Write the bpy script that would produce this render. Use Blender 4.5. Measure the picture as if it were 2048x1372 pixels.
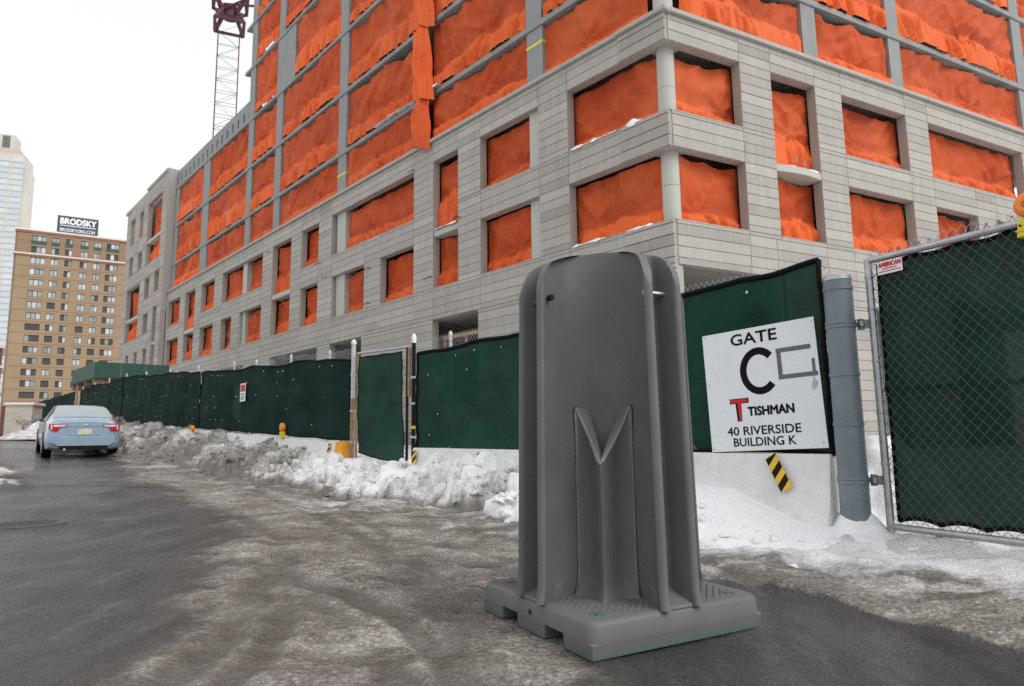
import bpy, bmesh, math, random
import numpy as np
from mathutils import Vector, Matrix

for _o in list(bpy.data.objects):
    bpy.data.objects.remove(_o, do_unlink=True)
scene = bpy.context.scene
COL = scene.collection
rad = math.radians

# ------------------------------------------------------------------ camera
CAM_H = 1.0
cd = bpy.data.cameras.new('camera')
cd.sensor_width = 36.0
cd.lens = 36.0 * 1346.7 / 2048.0
cd.clip_start = 0.05
cd.clip_end = 3000.0
cam = bpy.data.objects.new('camera', cd)
COL.objects.link(cam)
_P, _R = rad(7.848), rad(0.763)
_fw = Vector((0, math.cos(_P), math.sin(_P)))
_up0 = Vector((0, -math.sin(_P), math.cos(_P)))
_r0 = Vector((1, 0, 0))
_rt = _r0 * math.cos(_R) - _up0 * math.sin(_R)
_up = _r0 * math.sin(_R) + _up0 * math.cos(_R)
_m = Matrix((( _rt.x, _up.x, -_fw.x, 0), (_rt.y, _up.y, -_fw.y, 0), (_rt.z, _up.z, -_fw.z, CAM_H), (0, 0, 0, 1)))
cam.matrix_world = _m
cd.dof.use_dof = True
cd.dof.focus_distance = 4.6
cd.dof.aperture_fstop = 4.0
scene.camera = cam

# ------------------------------------------------------------------ sky, sun, exposure
SUN_EL, SUN_AZ = rad(40), rad(128)          # azimuth clockwise from +Y
world = bpy.data.worlds.new('World')
scene.world = world
world.use_nodes = True
_wn, _wl = world.node_tree.nodes, world.node_tree.links
_wn.clear()
_sky = _wn.new('ShaderNodeTexSky')
_sky.sky_type = 'NISHITA'
_sky.sun_disc = False
_sky.sun_elevation = SUN_EL
_sky.sun_rotation = SUN_AZ
_sky.dust_density = 4.0
_sky.air_density = 1.0
_hs = _wn.new('ShaderNodeHueSaturation')    # overcast: the cloud deck washes the blue out
_hs.inputs['Saturation'].default_value = 0.10
_wl.new(_sky.outputs[0], _hs.inputs['Color'])
_mx = _wn.new('ShaderNodeMix')
_mx.data_type = 'RGBA'
_mx.inputs['Factor'].default_value = 0.8
_mx.inputs['B'].default_value = (9.6, 9.75, 10.0, 1)
_wl.new(_hs.outputs[0], _mx.inputs['A'])
_bg = _wn.new('ShaderNodeBackground')
_bg.inputs['Strength'].default_value = 0.120
_wl.new(_mx.outputs['Result'], _bg.inputs['Color'])
_wo = _wn.new('ShaderNodeOutputWorld')
_wl.new(_bg.outputs[0], _wo.inputs['Surface'])

sd = bpy.data.lights.new('sun', 'SUN')
sd.energy = 1.5
sd.angle = rad(35)
sd.color = (1.0, 0.97, 0.93)
sun = bpy.data.objects.new('sun', sd)
COL.objects.link(sun)
_dir = Vector((math.sin(SUN_AZ) * math.cos(SUN_EL), math.cos(SUN_AZ) * math.cos(SUN_EL), math.sin(SUN_EL)))
sun.rotation_euler = _dir.to_track_quat('Z', 'Y').to_euler()
sun.location = _dir * 60

scene.view_settings.view_transform = 'Standard'
scene.view_settings.look = 'None'
scene.view_settings.gamma = 1.0
scene.view_settings.use_curve_mapping = False
scene.view_settings.exposure = 0.0
scene.render.engine = 'CYCLES'
scene.cycles.max_bounces = 4
scene.cycles.diffuse_bounces = 2
scene.cycles.glossy_bounces = 2
scene.cycles.transparent_max_bounces = 5
scene.cycles.caustics_reflective = False
scene.cycles.caustics_refractive = False
scene.cycles.use_denoising = False

# ------------------------------------------------------------------ helpers
rng = np.random.default_rng(11)
random.seed(5)
ORG = {}

def _hash(ix, iy, seed):
    h = (ix.astype(np.int64) * 374761393 + iy.astype(np.int64) * 668265263 + seed * 974634541) & 0xffffffff
    h = ((h ^ (h >> 13)) * 1274126177) & 0xffffffff
    h = h ^ (h >> 16)
    return (h & 0xffff) / 65535.0

def vnoise(x, y, seed=0):
    x = np.asarray(x, float); y = np.asarray(y, float)
    ix = np.floor(x); iy = np.floor(y); fx = x - ix; fy = y - iy
    ix = ix.astype(np.int64); iy = iy.astype(np.int64)
    fx = fx * fx * fx * (fx * (fx * 6 - 15) + 10); fy = fy * fy * fy * (fy * (fy * 6 - 15) + 10)
    a = _hash(ix, iy, seed); b = _hash(ix + 1, iy, seed); c = _hash(ix, iy + 1, seed); d = _hash(ix + 1, iy + 1, seed)
    return (a * (1 - fx) + b * fx) * (1 - fy) + (c * (1 - fx) + d * fx) * fy

def fbm(x, y, oct=4, seed=0):
    """about -1..1"""
    t = 0; a = 1.0; s = 0
    x = np.asarray(x, float); y = np.asarray(y, float)
    for k in range(oct):
        t = t + a * (vnoise(x * 2 ** k + 17.3 * k, y * 2 ** k - 9.1 * k, seed + k) * 2 - 1); s += a; a *= 0.5
    return t / s * 1.6

def sstep(a, b, x):
    t = np.clip((np.asarray(x, float) - a) / (b - a), 0, 1)
    return t * t * (3 - 2 * t)

class MB:
    """collects shapes; build() links them as one mesh object"""
    def __init__(self):
        self.v = []; self.f = []; self.tone = []; self.cur = 0.5
    def add(self, vs, fs):
        n = len(self.v)
        self.v.extend([tuple(map(float, p)) for p in vs])
        self.f.extend([tuple(i + n for i in f) for f in fs])
        self.tone.extend([self.cur] * len(fs))
        return self
    def hexa(self, p):
        """8 corners: bottom 0-3 ccw, top 4-7"""
        return self.add(p, [(3, 2, 1, 0), (4, 5, 6, 7), (0, 1, 5, 4), (1, 2, 6, 5), (2, 3, 7, 6), (3, 0, 4, 7)])
    def box(self, x0, x1, y0, y1, z0, z1):
        return self.hexa([(x0, y0, z0), (x1, y0, z0), (x1, y1, z0), (x0, y1, z0), (x0, y0, z1), (x1, y0, z1), (x1, y1, z1), (x0, y1, z1)])
    def fbox(self, fr, u0, u1, w0, w1, z0, z1):
        """box in a facade frame: u along, w outward, z up"""
        p = [fr(u0, w1, z0), fr(u1, w1, z0), fr(u1, w0, z0), fr(u0, w0, z0), fr(u0, w1, z1), fr(u1, w1, z1), fr(u1, w0, z1), fr(u0, w0, z1)]
        if not fr.ccw:
            p = [p[1], p[0], p[3], p[2], p[5], p[4], p[7], p[6]]
        return self.hexa(p)
    def prism(self, poly, z0, z1):
        """extruded xy polygon (ccw)"""
        n = len(poly)
        vs = [(x, y, z0) for x, y in poly] + [(x, y, z1) for x, y in poly]
        fs = [tuple(range(n - 1, -1, -1)), tuple(range(n, 2 * n))] + [(i, (i + 1) % n, n + (i + 1) % n, n + i) for i in range(n)]
        return self.add(vs, fs)
    def extr(self, poly3, d):
        """extrude a 3d polygon by vector d"""
        n = len(poly3)
        vs = [Vector(p) for p in poly3] + [Vector(p) + Vector(d) for p in poly3]
        fs = [tuple(range(n - 1, -1, -1)), tuple(range(n, 2 * n))] + [(i, (i + 1) % n, n + (i + 1) % n, n + i) for i in range(n)]
        return self.add(vs, fs)
    def tube(self, pts, r, n=8, cap=True):
        pts = [Vector(p) for p in pts]
        rs = r if isinstance(r, (list, tuple)) else [r] * len(pts)
        rings = []
        prev = None
        for i, p in enumerate(pts):
            t = (pts[min(i + 1, len(pts) - 1)] - pts[max(i - 1, 0)]).normalized()
            if prev is None:
                a = t.orthogonal().normalized()
            else:
                a = (prev - t * prev.dot(t)).normalized()
            prev = a
            b = t.cross(a)
            rings.append([p + (a * math.cos(2 * math.pi * k / n) + b * math.sin(2 * math.pi * k / n)) * rs[i] for k in range(n)])
        vs = [q for rg in rings for q in rg]
        fs = []
        for i in range(len(pts) - 1):
            for k in range(n):
                fs.append((i * n + k, i * n + (k + 1) % n, (i + 1) * n + (k + 1) % n, (i + 1) * n + k))
        if cap:
            fs.append(tuple(range(n - 1, -1, -1)))
            fs.append(tuple((len(pts) - 1) * n + k for k in range(n)))
        return self.add(vs, fs)
    def grid(self, P):
        """P: array (m, n, 3)"""
        m, n = P.shape[:2]
        idx = np.arange(m * n).reshape(m, n)
        fs = np.stack([idx[:-1, :-1], idx[:-1, 1:], idx[1:, 1:], idx[1:, :-1]], -1).reshape(-1, 4)
        return self.add(P.reshape(-1, 3).tolist(), fs.tolist())
    def build(self, name, mat, parent=None, smooth=False, bevel=0.0, segs=2, kind=None, label=None, tone=False, solid=0.0):
        me = bpy.data.meshes.new(name)
        v = np.array(self.v, float)
        if parent is not None:
            v = v - np.array(ORG.get(parent.name, (0, 0, 0)))
        me.from_pydata(v.tolist(), [], self.f)
        me.update()
        if mat is not None:
            me.materials.append(mat)
        if smooth:
            me.shade_smooth() if smooth is True else me.shade_smooth()
        if tone:
            at = me.attributes.new('tone', 'FLOAT', 'FACE')
            at.data.foreach_set('value', np.array(self.tone, dtype=np.float32))
        o = bpy.data.objects.new(name, me)
        COL.objects.link(o)
        if parent is not None:
            o.parent = parent
            ORG[o.name] = ORG.get(parent.name, (0, 0, 0))
        if bevel:
            b = o.modifiers.new('bevel', 'BEVEL'); b.width = bevel; b.segments = segs; b.limit_method = 'ANGLE'; b.angle_limit = rad(35)
            if smooth != 'flat':
                me.shade_smooth()
                b.harden_normals = True
        if isinstance(smooth, float):
            me.set_sharp_from_angle(angle=smooth)
        if solid:
            s = o.modifiers.new('solid', 'SOLIDIFY'); s.thickness = solid; s.offset = 0
        if kind:
            o['kind'] = kind
        if label:
            o['label'] = label
        return o

def thing(name, label, cat, loc=(0, 0, 0), rz=0.0, group=None):
    o = bpy.data.objects.new(name, None)
    o.empty_display_size = 0.2
    COL.objects.link(o)
    o.location = loc
    o.rotation_euler = (0, 0, rz)
    ORG[o.name] = tuple(loc)
    o['label'] = label; o['category'] = cat
    if group: o['group'] = group
    return o

def lthing(name, label, cat, group=None):
    """a thing whose parts are modelled in its own local coordinates, then placed"""
    o = thing(name, label, cat, (0, 0, 0), 0, group)
    return o

def place(o, loc, rz=0.0, rx=0.0, ry=0.0):
    o.location = loc; o.rotation_euler = (rx, ry, rz)

def tag(o, label, cat, group=None):
    o['label'] = label; o['category'] = cat
    if group: o['group'] = group
    return o

def copy_tree(o, parent=None):
    c = o.copy()
    COL.objects.link(c)
    c.parent = parent
    for ch in o.children:
        copy_tree(ch, c)
    return c

def text(name, body, size, M, mat, parent, ext=0.002, off=0.0, align='LEFT', sx=1.0, space=1.0):
    cu = bpy.data.curves.new(name, 'FONT')
    cu.body = body; cu.size = size; cu.extrude = ext; cu.offset = off; cu.align_x = align; cu.space_character = space
    cu.resolution_u = 4
    o = bpy.data.objects.new(name, cu)
    COL.objects.link(o)
    cu.materials.append(mat)
    o.parent = parent
    L = Matrix.Translation(-Vector(ORG.get(parent.name, (0, 0, 0))))
    o.matrix_local = L @ M @ Matrix.Diagonal((sx, 1, 1, 1))
    return o

class Frame:
    def __init__(self, o, d, n):
        self.o = np.array(o, float); self.d = np.array(d, float); self.n = np.array(n, float)
        # ccw: looking from outside, is u to the right?
        self.ccw = (self.d[0] * self.n[1] - self.d[1] * self.n[0]) < 0
    def __call__(self, u, w, z):
        p = self.o + self.d * u + self.n * w
        return (float(p[0]), float(p[1]), float(z))
    def arr(self, u, w, z):
        p = self.o[None] + np.multiply.outer(np.ravel(u), self.d) + np.multiply.outer(np.ravel(w), self.n)
        return np.concatenate([p, np.ravel(z)[:, None]], 1).reshape(np.shape(u) + (3,))

# ------------------------------------------------------------------ materials
def nmat(name):
    m = bpy.data.materials.new(name)
    m.use_nodes = True
    nt = m.node_tree
    b = nt.nodes['Principled BSDF']
    return m, nt, b

def N(nt, typ, **kw):
    n = nt.nodes.new(typ)
    for k, v in kw.items():
        if k in n.inputs: n.inputs[k].default_value = v
        else: setattr(n, k, v)
    return n

def ramp(nt, fac, stops):
    r = nt.nodes.new('ShaderNodeValToRGB')
    e = r.color_ramp.elements
    while len(e) < len(stops): e.new(0.5)
    for i, (p, c) in enumerate(stops):
        e[i].position = p
        e[i].color = (c[0], c[1], c[2], 1) if isinstance(c, (tuple, list)) else (c, c, c, 1)
    nt.links.new(fac, r.inputs['Fac'])
    return r.outputs['Color']

def mixc(nt, fac, a, b, mode='MIX'):
    n = nt.nodes.new('ShaderNodeMix'); n.data_type = 'RGBA'; n.blend_type = mode
    for sock, val in (('Factor', fac), ('A', a), ('B', b)):
        if isinstance(val, bpy.types.NodeSocket): nt.links.new(val, n.inputs[sock])
        elif sock == 'Factor': n.inputs[sock].default_value = val
        else: n.inputs[sock].default_value = (val[0], val[1], val[2], 1)
    return n.outputs['Result']

def mth(nt, op, a, b=0.0, c=0.0, clamp=False):
    n = nt.nodes.new('ShaderNodeMath'); n.operation = op; n.use_clamp = clamp
    for i, val in enumerate((a, b, c)):
        if isinstance(val, bpy.types.NodeSocket): nt.links.new(val, n.inputs[i])
        else: n.inputs[i].default_value = val
    return n.outputs[0]

def coords(nt, scale=(1, 1, 1), kind='Object', rot=(0, 0, 0)):
    tc = nt.nodes.new('ShaderNodeTexCoord')
    if kind == 'World':
        g = nt.nodes.new('ShaderNodeNewGeometry'); out = g.outputs['Position']
    else:
        out = tc.outputs[kind]
    mp = nt.nodes.new('ShaderNodeMapping')
    mp.inputs['Scale'].default_value = scale
    mp.inputs['Rotation'].default_value = rot
    nt.links.new(out, mp.inputs['Vector'])
    return mp.outputs['Vector']

def noise(nt, vec, scale, detail=4, rough=0.55, out='Fac', dist=0.0):
    n = nt.nodes.new('ShaderNodeTexNoise')
    n.inputs['Scale'].default_value = scale; n.inputs['Detail'].default_value = detail
    n.inputs['Roughness'].default_value = rough; n.inputs['Distortion'].default_value = dist
    nt.links.new(vec, n.inputs['Vector'])
    return n.outputs[out]

def bump(nt, b, height, strength=0.3, dist=0.02):
    n = nt.nodes.new('ShaderNodeBump')
    n.inputs['Strength'].default_value = strength; n.inputs['Distance'].default_value = dist
    nt.links.new(height, n.inputs['Height'])
    nt.links.new(n.outputs[0], b.inputs['Normal'])

def simple(name, col, rough=0.6, metal=0.0, var=0.12, scale=6.0, bmp=0.0, bscale=60.0, spec=0.5, world=True):
    """procedural paint / metal / plastic: noise in colour, roughness and relief"""
    m, nt, b = nmat(name)
    vec = coords(nt, kind='World' if world else 'Object')
    f = noise(nt, vec, scale, 5, 0.6)
    lo = [c * (1 - var) for c in col]; hi = [min(1, c * (1 + var)) for c in col]
    nt.links.new(ramp(nt, f, [(0.3, lo), (0.7, hi)]), b.inputs['Base Color'])
    nt.links.new(mth(nt, 'MULTIPLY_ADD', f, 0.25, rough - 0.12, True), b.inputs['Roughness'])
    b.inputs['Metallic'].default_value = metal
    b.inputs['Specular IOR Level'].default_value = spec
    if bmp:
        bump(nt, b, noise(nt, vec, bscale, 4), bmp, 0.01)
    return m

def emit_none(): pass

def concrete(name, col, var=0.10, tone=True, streak=0.10, rough=0.85):
    m, nt, b = nmat(name)
    v = coords(nt, kind='World')
    vs = coords(nt, (2.2, 2.2, 0.25), 'World')
    f1 = noise(nt, v, 1.3, 6, 0.6)
    f2 = noise(nt, vs, 2.0, 5, 0.6)
    f3 = noise(nt, v, 22, 3, 0.6)
    t = mth(nt, 'ADD', mth(nt, 'MULTIPLY', mth(nt, 'SUBTRACT', f1, 0.5), var * 2), mth(nt, 'MULTIPLY', mth(nt, 'SUBTRACT', f2, 0.5), streak * 2))
    t = mth(nt, 'ADD', t, mth(nt, 'MULTIPLY', mth(nt, 'SUBTRACT', f3, 0.5), 0.10))
    if tone:
        a = nt.nodes.new('ShaderNodeAttribute'); a.attribute_name = 'tone'
        t = mth(nt, 'ADD', t, mth(nt, 'MULTIPLY', mth(nt, 'SUBTRACT', a.outputs['Fac'], 0.5), 0.46))
    t = mth(nt, 'ADD', t, 1.0)
    cn = nt.nodes.new('ShaderNodeVectorMath'); cn.operation = 'SCALE'
    cn.inputs[0].default_value = col
    nt.links.new(t, cn.inputs['Scale'])
    warm = mixc(nt, mth(nt, 'MULTIPLY', f1, 0.35), cn.outputs[0], (col[0] * 1.02, col[1] * 0.95, col[2] * 0.86))
    nt.links.new(warm, b.inputs['Base Color'])
    b.inputs['Roughness'].default_value = rough
    b.inputs['Specular IOR Level'].default_value = 0.25
    bump(nt, b, noise(nt, v, 40, 4), 0.15, 0.01)
    return m

M = {}
M['panel'] = concrete('precast_concrete', (0.382, 0.366, 0.336), 0.11, True, 0.22)
M['frame'] = concrete('raw_concrete', (0.27, 0.285, 0.282), 0.22, False, 0.22)
M['core'] = concrete('core_concrete', (0.20, 0.19, 0.18), 0.2, False, 0.2)
M['column'] = concrete('smooth_concrete', (0.46, 0.47, 0.43), 0.07, False, 0.05)
M['galv'] = simple('galvanised_steel', (0.46, 0.47, 0.48), 0.45, 0.75, 0.18, 14)
M['wire'] = simple('galvanised_wire', (0.42, 0.43, 0.43), 0.5, 0.6, 0.2, 30)
M['steel'] = simple('brushed_steel', (0.72, 0.73, 0.70), 0.28, 1.0, 0.06, 10)
M['black'] = simple('black_paint', (0.010, 0.010, 0.011), 0.6, 0, 0.2, spec=0.15)
M['hem'] = simple('black_hem', (0.008, 0.009, 0.009), 0.8, 0, 0.3, 20, spec=0.08)
M['rust'] = simple('rusty_post', (0.30, 0.20, 0.13), 0.8, 0.1, 0.45, 9, 0.3)
M['wood'] = simple('raw_timber', (0.42, 0.22, 0.09), 0.75, 0, 0.25, 12)
M['amber'] = simple('amber_lens', (0.95, 0.26, 0.015), 0.25, 0, 0.12, 60)
M['yellow'] = simple('yellow_plastic', (0.72, 0.58, 0.02), 0.5, 0, 0.12, 12)
M['orange_paint'] = simple('orange_yellow_paint', (0.78, 0.36, 0.02), 0.6, 0, 0.2, 9)
M['barrier'] = simple('white_barrier', (0.72, 0.72, 0.71), 0.6, 0, 0.10, 5, 0.1)
M['greypost'] = simple('blue_grey_paint', (0.17, 0.205, 0.235), 0.42, 0, 0.14, 4)
M['wire_dark'] = simple('weathered_wire', (0.085, 0.09, 0.09), 0.7, 0.1, 0.3, 30)
M['sign_white'] = simple('white_board', (0.78, 0.815, 0.84), 0.45, 0, 0.03, 3)
M['ink'] = simple('black_ink', (0.008, 0.008, 0.009), 0.6, 0, 0.1, spec=0.08)
M['red_ink'] = simple('red_ink', (0.62, 0.03, 0.025), 0.5, 0, 0.1, spec=0.15)
M['tape'] = simple('grey_tape', (0.115, 0.12, 0.13), 0.5, 0, 0.12, 20)
M['crane_red'] = simple('crane_red', (0.085, 0.020, 0.028), 0.6, 0, 0.2)
M['plywood_green'] = simple('green_plywood', (0.018, 0.075, 0.055), 0.6, 0, 0.25, 2.5)
M['stone'] = concrete('stone_wall', (0.52, 0.47, 0.41), 0.12, True, 0.08)
M['redbrick'] = simple('red_brick', (0.16, 0.06, 0.05), 0.85, 0, 0.3, 2)
M['twig'] = simple('bark', (0.09, 0.06, 0.045), 0.85, 0, 0.3, 8)
M['rubber'] = simple('rubber', (0.012, 0.012, 0.012), 0.7, 0, 0.2)
M['alloy'] = simple('alloy', (0.5, 0.5, 0.52), 0.35, 0.8, 0.1)
M['plate'] = simple('plate', (0.62, 0.58, 0.40), 0.5, 0, 0.35, 30)
M['lamp_red'] = simple('tail_lamp_red', (0.42, 0.012, 0.02), 0.2, 0, 0.2)
M['lamp_clear'] = simple('tail_lamp_clear', (0.75, 0.68, 0.66), 0.2, 0, 0.15, 20)
M['void_shade'] = simple('dark_void', (0.02, 0.02, 0.02), 0.9, 0, 0.2)  # dark colour stands for the shade inside uncut holes and notches
M['board_navy'] = simple('navy_board', (0.030, 0.052, 0.078), 0.5, 0, 0.15, 0.3)

def m_net():
    m, nt, b = nmat('orange_netting')
    v = coords(nt, kind='World')
    f = noise(nt, v, 0.55, 5, 0.6)
    f2 = noise(nt, coords(nt, (5, 5, 0.5), 'World'), 2.5, 4, 0.6)
    t = mth(nt, 'ADD', mth(nt, 'MULTIPLY', f, 0.6), mth(nt, 'MULTIPLY', f2, 0.4))
    c = ramp(nt, t, [(0.32, (0.88, 0.125, 0.028)), (0.68, (0.99, 0.21, 0.06))])
    # dark interior seen through one layer is put into the colour; doubled cloth brighter
    ly = nt.nodes.new('ShaderNodeAttribute'); ly.attribute_name = 'single_shade'
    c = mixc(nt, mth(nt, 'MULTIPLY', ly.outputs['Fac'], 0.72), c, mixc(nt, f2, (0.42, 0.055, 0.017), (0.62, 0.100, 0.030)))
    oi = nt.nodes.new('ShaderNodeObjectInfo')
    c = mixc(nt, mth(nt, 'MULTIPLY', oi.outputs['Random'], 0.34), c, (0.50, 0.075, 0.022))
    fd = ramp(nt, noise(nt, v, 0.22, 4, 0.65), [(0.50, 0.0), (0.68, 1.0)])
    c = mixc(nt, mth(nt, 'MULTIPLY', fd, 0.30), c, (0.98, 0.26, 0.10))
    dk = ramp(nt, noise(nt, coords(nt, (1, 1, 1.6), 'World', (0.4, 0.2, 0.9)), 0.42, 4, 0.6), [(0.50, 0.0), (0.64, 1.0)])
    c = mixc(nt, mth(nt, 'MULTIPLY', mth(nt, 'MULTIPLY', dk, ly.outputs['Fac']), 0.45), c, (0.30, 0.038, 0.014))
    nt.links.new(c, b.inputs['Base Color'])
    b.inputs['Roughness'].default_value = 0.6
    b.inputs['Specular IOR Level'].default_value = 0.15
    tr = nt.nodes.new('ShaderNodeBsdfTranslucent'); nt.links.new(c, tr.inputs['Color'])
    s1 = nt.nodes.new('ShaderNodeMixShader'); s1.inputs[0].default_value = 0.18
    nt.links.new(b.outputs[0], s1.inputs[1]); nt.links.new(tr.outputs[0], s1.inputs[2])
    nt.links.new(s1.outputs[0], nt.nodes['Material Output'].inputs['Surface'])
    bump(nt, b, noise(nt, coords(nt, (1, 1, 0.4), 'World'), 9, 4), 0.35, 0.05)
    return m
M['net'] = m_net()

def m_screen(name, col, see=0.06):
    m, nt, b = nmat(name)
    v = coords(nt, kind='World')
    f = noise(nt, v, 1.2, 5, 0.6)
    c = ramp(nt, f, [(0.25, [x * 0.6 for x in col]), (0.75, [x * 1.45 for x in col])])
    dust = ramp(nt, noise(nt, coords(nt, (1, 1, 0.5), 'World'), 2.2, 6, 0.7), [(0.55, 0.0), (0.75, 1.0)])
    c = mixc(nt, mth(nt, 'MULTIPLY', dust, 0.22), c, (0.06, 0.085, 0.075))
    nt.links.new(c, b.inputs['Base Color'])
    b.inputs['Roughness'].default_value = 0.75
    b.inputs['Specular IOR Level'].default_value = 0.06
    tp = nt.nodes.new('ShaderNodeBsdfTransparent')
    s2 = nt.nodes.new('ShaderNodeMixShader'); s2.inputs[0].default_value = see
    nt.links.new(b.outputs[0], s2.inputs[1]); nt.links.new(tp.outputs[0], s2.inputs[2])
    nt.links.new(s2.outputs[0], nt.nodes['Material Output'].inputs['Surface'])
    bump(nt, b, noise(nt, v, 130, 2), 0.25, 0.004)
    return m
M['screen'] = m_screen('green_windscreen', (0.0125, 0.050, 0.034), 0.02)
M['screen_gate'] = m_screen('gate_windscreen', (0.011, 0.046, 0.031), 0.014)
M['screen_dark'] = m_screen('dark_windscreen', (0.0065, 0.026, 0.020), 0.01)

def m_ground():
    m, nt, b = nmat('street_surface')
    v = coords(nt, kind='World')
    at = lambda n: (lambda a: (setattr(a, 'attribute_name', n), a.outputs['Fac'])[1])(nt.nodes.new('ShaderNodeAttribute'))
    slush, snow, wet, track = at('slush'), at('snow'), at('wet'), at('track')
    n_f = noise(nt, v, 3.2, 6, 0.68)
    n_m = noise(nt, v, 0.9, 5, 0.6)
    n_s0 = noise(nt, coords(nt, (1.0, 1.9, 1), 'World', (0, 0, rad(22))), 1.4, 4, 0.58)
    n_s1 = noise(nt, coords(nt, (1.0, 1.15, 1), 'World', (0, 0, rad(-30))), 9.0, 4, 0.6)
    n_s = mth(nt, 'ADD', mth(nt, 'MULTIPLY', n_s0, 0.62), mth(nt, 'MULTIPLY', n_s1, 0.38))
    n_g = noise(nt, v, 90, 3, 0.7)
    n_g2 = noise(nt, v, 260, 2, 0.6)
    vor = nt.nodes.new('ShaderNodeTexVoronoi'); vor.inputs['Scale'].default_value = 34; vor.inputs['Randomness'].default_value = 1.0; nt.links.new(v, vor.inputs['Vector'])
    n_v = vor.outputs['Distance']
    # asphalt: stone grain, damp and dry patches
    n_h = noise(nt, v, 38, 4, 0.75)
    asp = ramp(nt, mth(nt, 'ADD', mth(nt, 'MULTIPLY', n_g, 0.42), mth(nt, 'ADD', mth(nt, 'MULTIPLY', n_h, 0.28), mth(nt, 'MULTIPLY', n_m, 0.30))), [(0.36, (0.020, 0.021, 0.022)), (0.50, (0.055, 0.057, 0.058)), (0.66, (0.135, 0.138, 0.140))])
    n_w = noise(nt, coords(nt, (2.4, 0.55, 1), 'World', (0, 0, rad(-40))), 0.8, 6, 0.65)
    asp = mixc(nt, mth(nt, 'MULTIPLY', ramp(nt, n_w, [(0.50, 0.0), (0.60, 1.0)]), 0.6), asp, (0.022, 0.022, 0.022))
    asp = mixc(nt, mth(nt, 'MULTIPLY', ramp(nt, noise(nt, coords(nt, (2.0, 0.6, 1), 'World', (0, 0, rad(-36))), 1.7, 6, 0.7), [(0.56, 0.0), (0.66, 1.0)]), 0.35), asp, (0.20, 0.19, 0.175))
    # packed slush: tan and grey, icy streaks, tyre-churned grit
    n_c = mth(nt, 'ADD', mth(nt, 'MULTIPLY', n_s, 0.56), mth(nt, 'MULTIPLY', n_h, 0.44))
    sl = ramp(nt, n_c, [(0.35, (0.068, 0.057, 0.047)), (0.43, (0.175, 0.150, 0.125)), (0.49, (0.310, 0.276, 0.240)), (0.545, (0.48, 0.448, 0.405)), (0.62, (0.70, 0.68, 0.65))])
    sl = mixc(nt, mth(nt, 'MULTIPLY', mth(nt, 'MULTIPLY_ADD', n_h, 1.2, 0.15, True), mth(nt, 'MULTIPLY', track, 0.9)), sl, (0.085, 0.072, 0.060))
    sl = mixc(nt, mth(nt, 'MULTIPLY', ramp(nt, n_m, [(0.42, 0.0), (0.62, 1.0)]), 0.45), sl, (0.125, 0.104, 0.086))
    grit = ramp(nt, noise(nt, v, 46, 3, 0.78), [(0.55, 0.0), (0.63, 1.0)])
    sl = mixc(nt, mth(nt, 'MULTIPLY', grit, 0.5), sl, (0.085, 0.072, 0.060))
    sl = mixc(nt, mth(nt, 'MULTIPLY', ramp(nt, n_v, [(0.25, 0.0), (0.6, 1.0)]), 0.35), sl, (0.10, 0.086, 0.072))
    # snow
    sn = ramp(nt, n_f, [(0.25, (0.62, 0.62, 0.62)), (0.6, (0.86, 0.87, 0.88))])
    brk = mth(nt, 'MULTIPLY', mth(nt, 'SUBTRACT', mth(nt, 'ADD', mth(nt, 'MULTIPLY', n_f, 0.6), mth(nt, 'MULTIPLY', n_s, 0.4)), 0.5), 1.5)
    f1 = mth(nt, 'MULTIPLY_ADD', mth(nt, 'ADD', mth(nt, 'SUBTRACT', slush, 0.5), brk), 3.2, 0.5, True)
    f2 = mth(nt, 'MULTIPLY_ADD', mth(nt, 'ADD', mth(nt, 'SUBTRACT', snow, 0.5), brk), 3.0, 0.5, True)
    c = mixc(nt, f1, asp, sl)
    # muddy film on the asphalt next to the slush
    film = mth(nt, 'MULTIPLY', mth(nt, 'SUBTRACT', slush, mth(nt, 'MULTIPLY', slush, slush)), 2.6, 0, True)
    c = mixc(nt, mth(nt, 'MULTIPLY', film, mth(nt, 'MULTIPLY', mth(nt, 'SUBTRACT', 1.0, f1), 0.75)), c, (0.095, 0.077, 0.063))
    c = mixc(nt, f2, c, sn)
    nt.links.new(c, b.inputs['Base Color'])
    ra = mth(nt, 'ADD', mth(nt, 'ADD', mth(nt, 'MULTIPLY', n_m, 0.35), mth(nt, 'MULTIPLY', n_h, 0.25)), mth(nt, 'MULTIPLY_ADD', wet, -0.36, 0.10))
    rs = mth(nt, 'SUBTRACT', mth(nt, 'MULTIPLY_ADD', n_s, 0.55, 0.22), mth(nt, 'MULTIPLY', track, 0.15))
    r = nt.nodes.new('ShaderNodeMix'); nt.links.new(f1, r.inputs[0]); nt.links.new(ra, r.inputs[2]); nt.links.new(rs, r.inputs[3])
    nt.links.new(mth(nt, 'MAXIMUM', r.outputs[0], 0.12), b.inputs['Roughness'])
    b.inputs['Specular IOR Level'].default_value = 0.45
    hgt = mth(nt, 'ADD', mth(nt, 'MULTIPLY', n_g, mth(nt, 'MULTIPLY_ADD', f1, 0.25, 0.35)), mth(nt, 'MULTIPLY', mth(nt, 'SUBTRACT', mth(nt, 'ADD', n_f, mth(nt, 'MULTIPLY', n_s, 0.6)), mth(nt, 'MULTIPLY', n_v, 0.35)), mth(nt, 'MULTIPLY', f1, 1.5)))
    hgt = mth(nt, 'ADD', hgt, mth(nt, 'MULTIPLY', n_g2, 0.12))
    bump(nt, b, hgt, 0.9, 0.026)
    return m
M['ground'] = m_ground()

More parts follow.
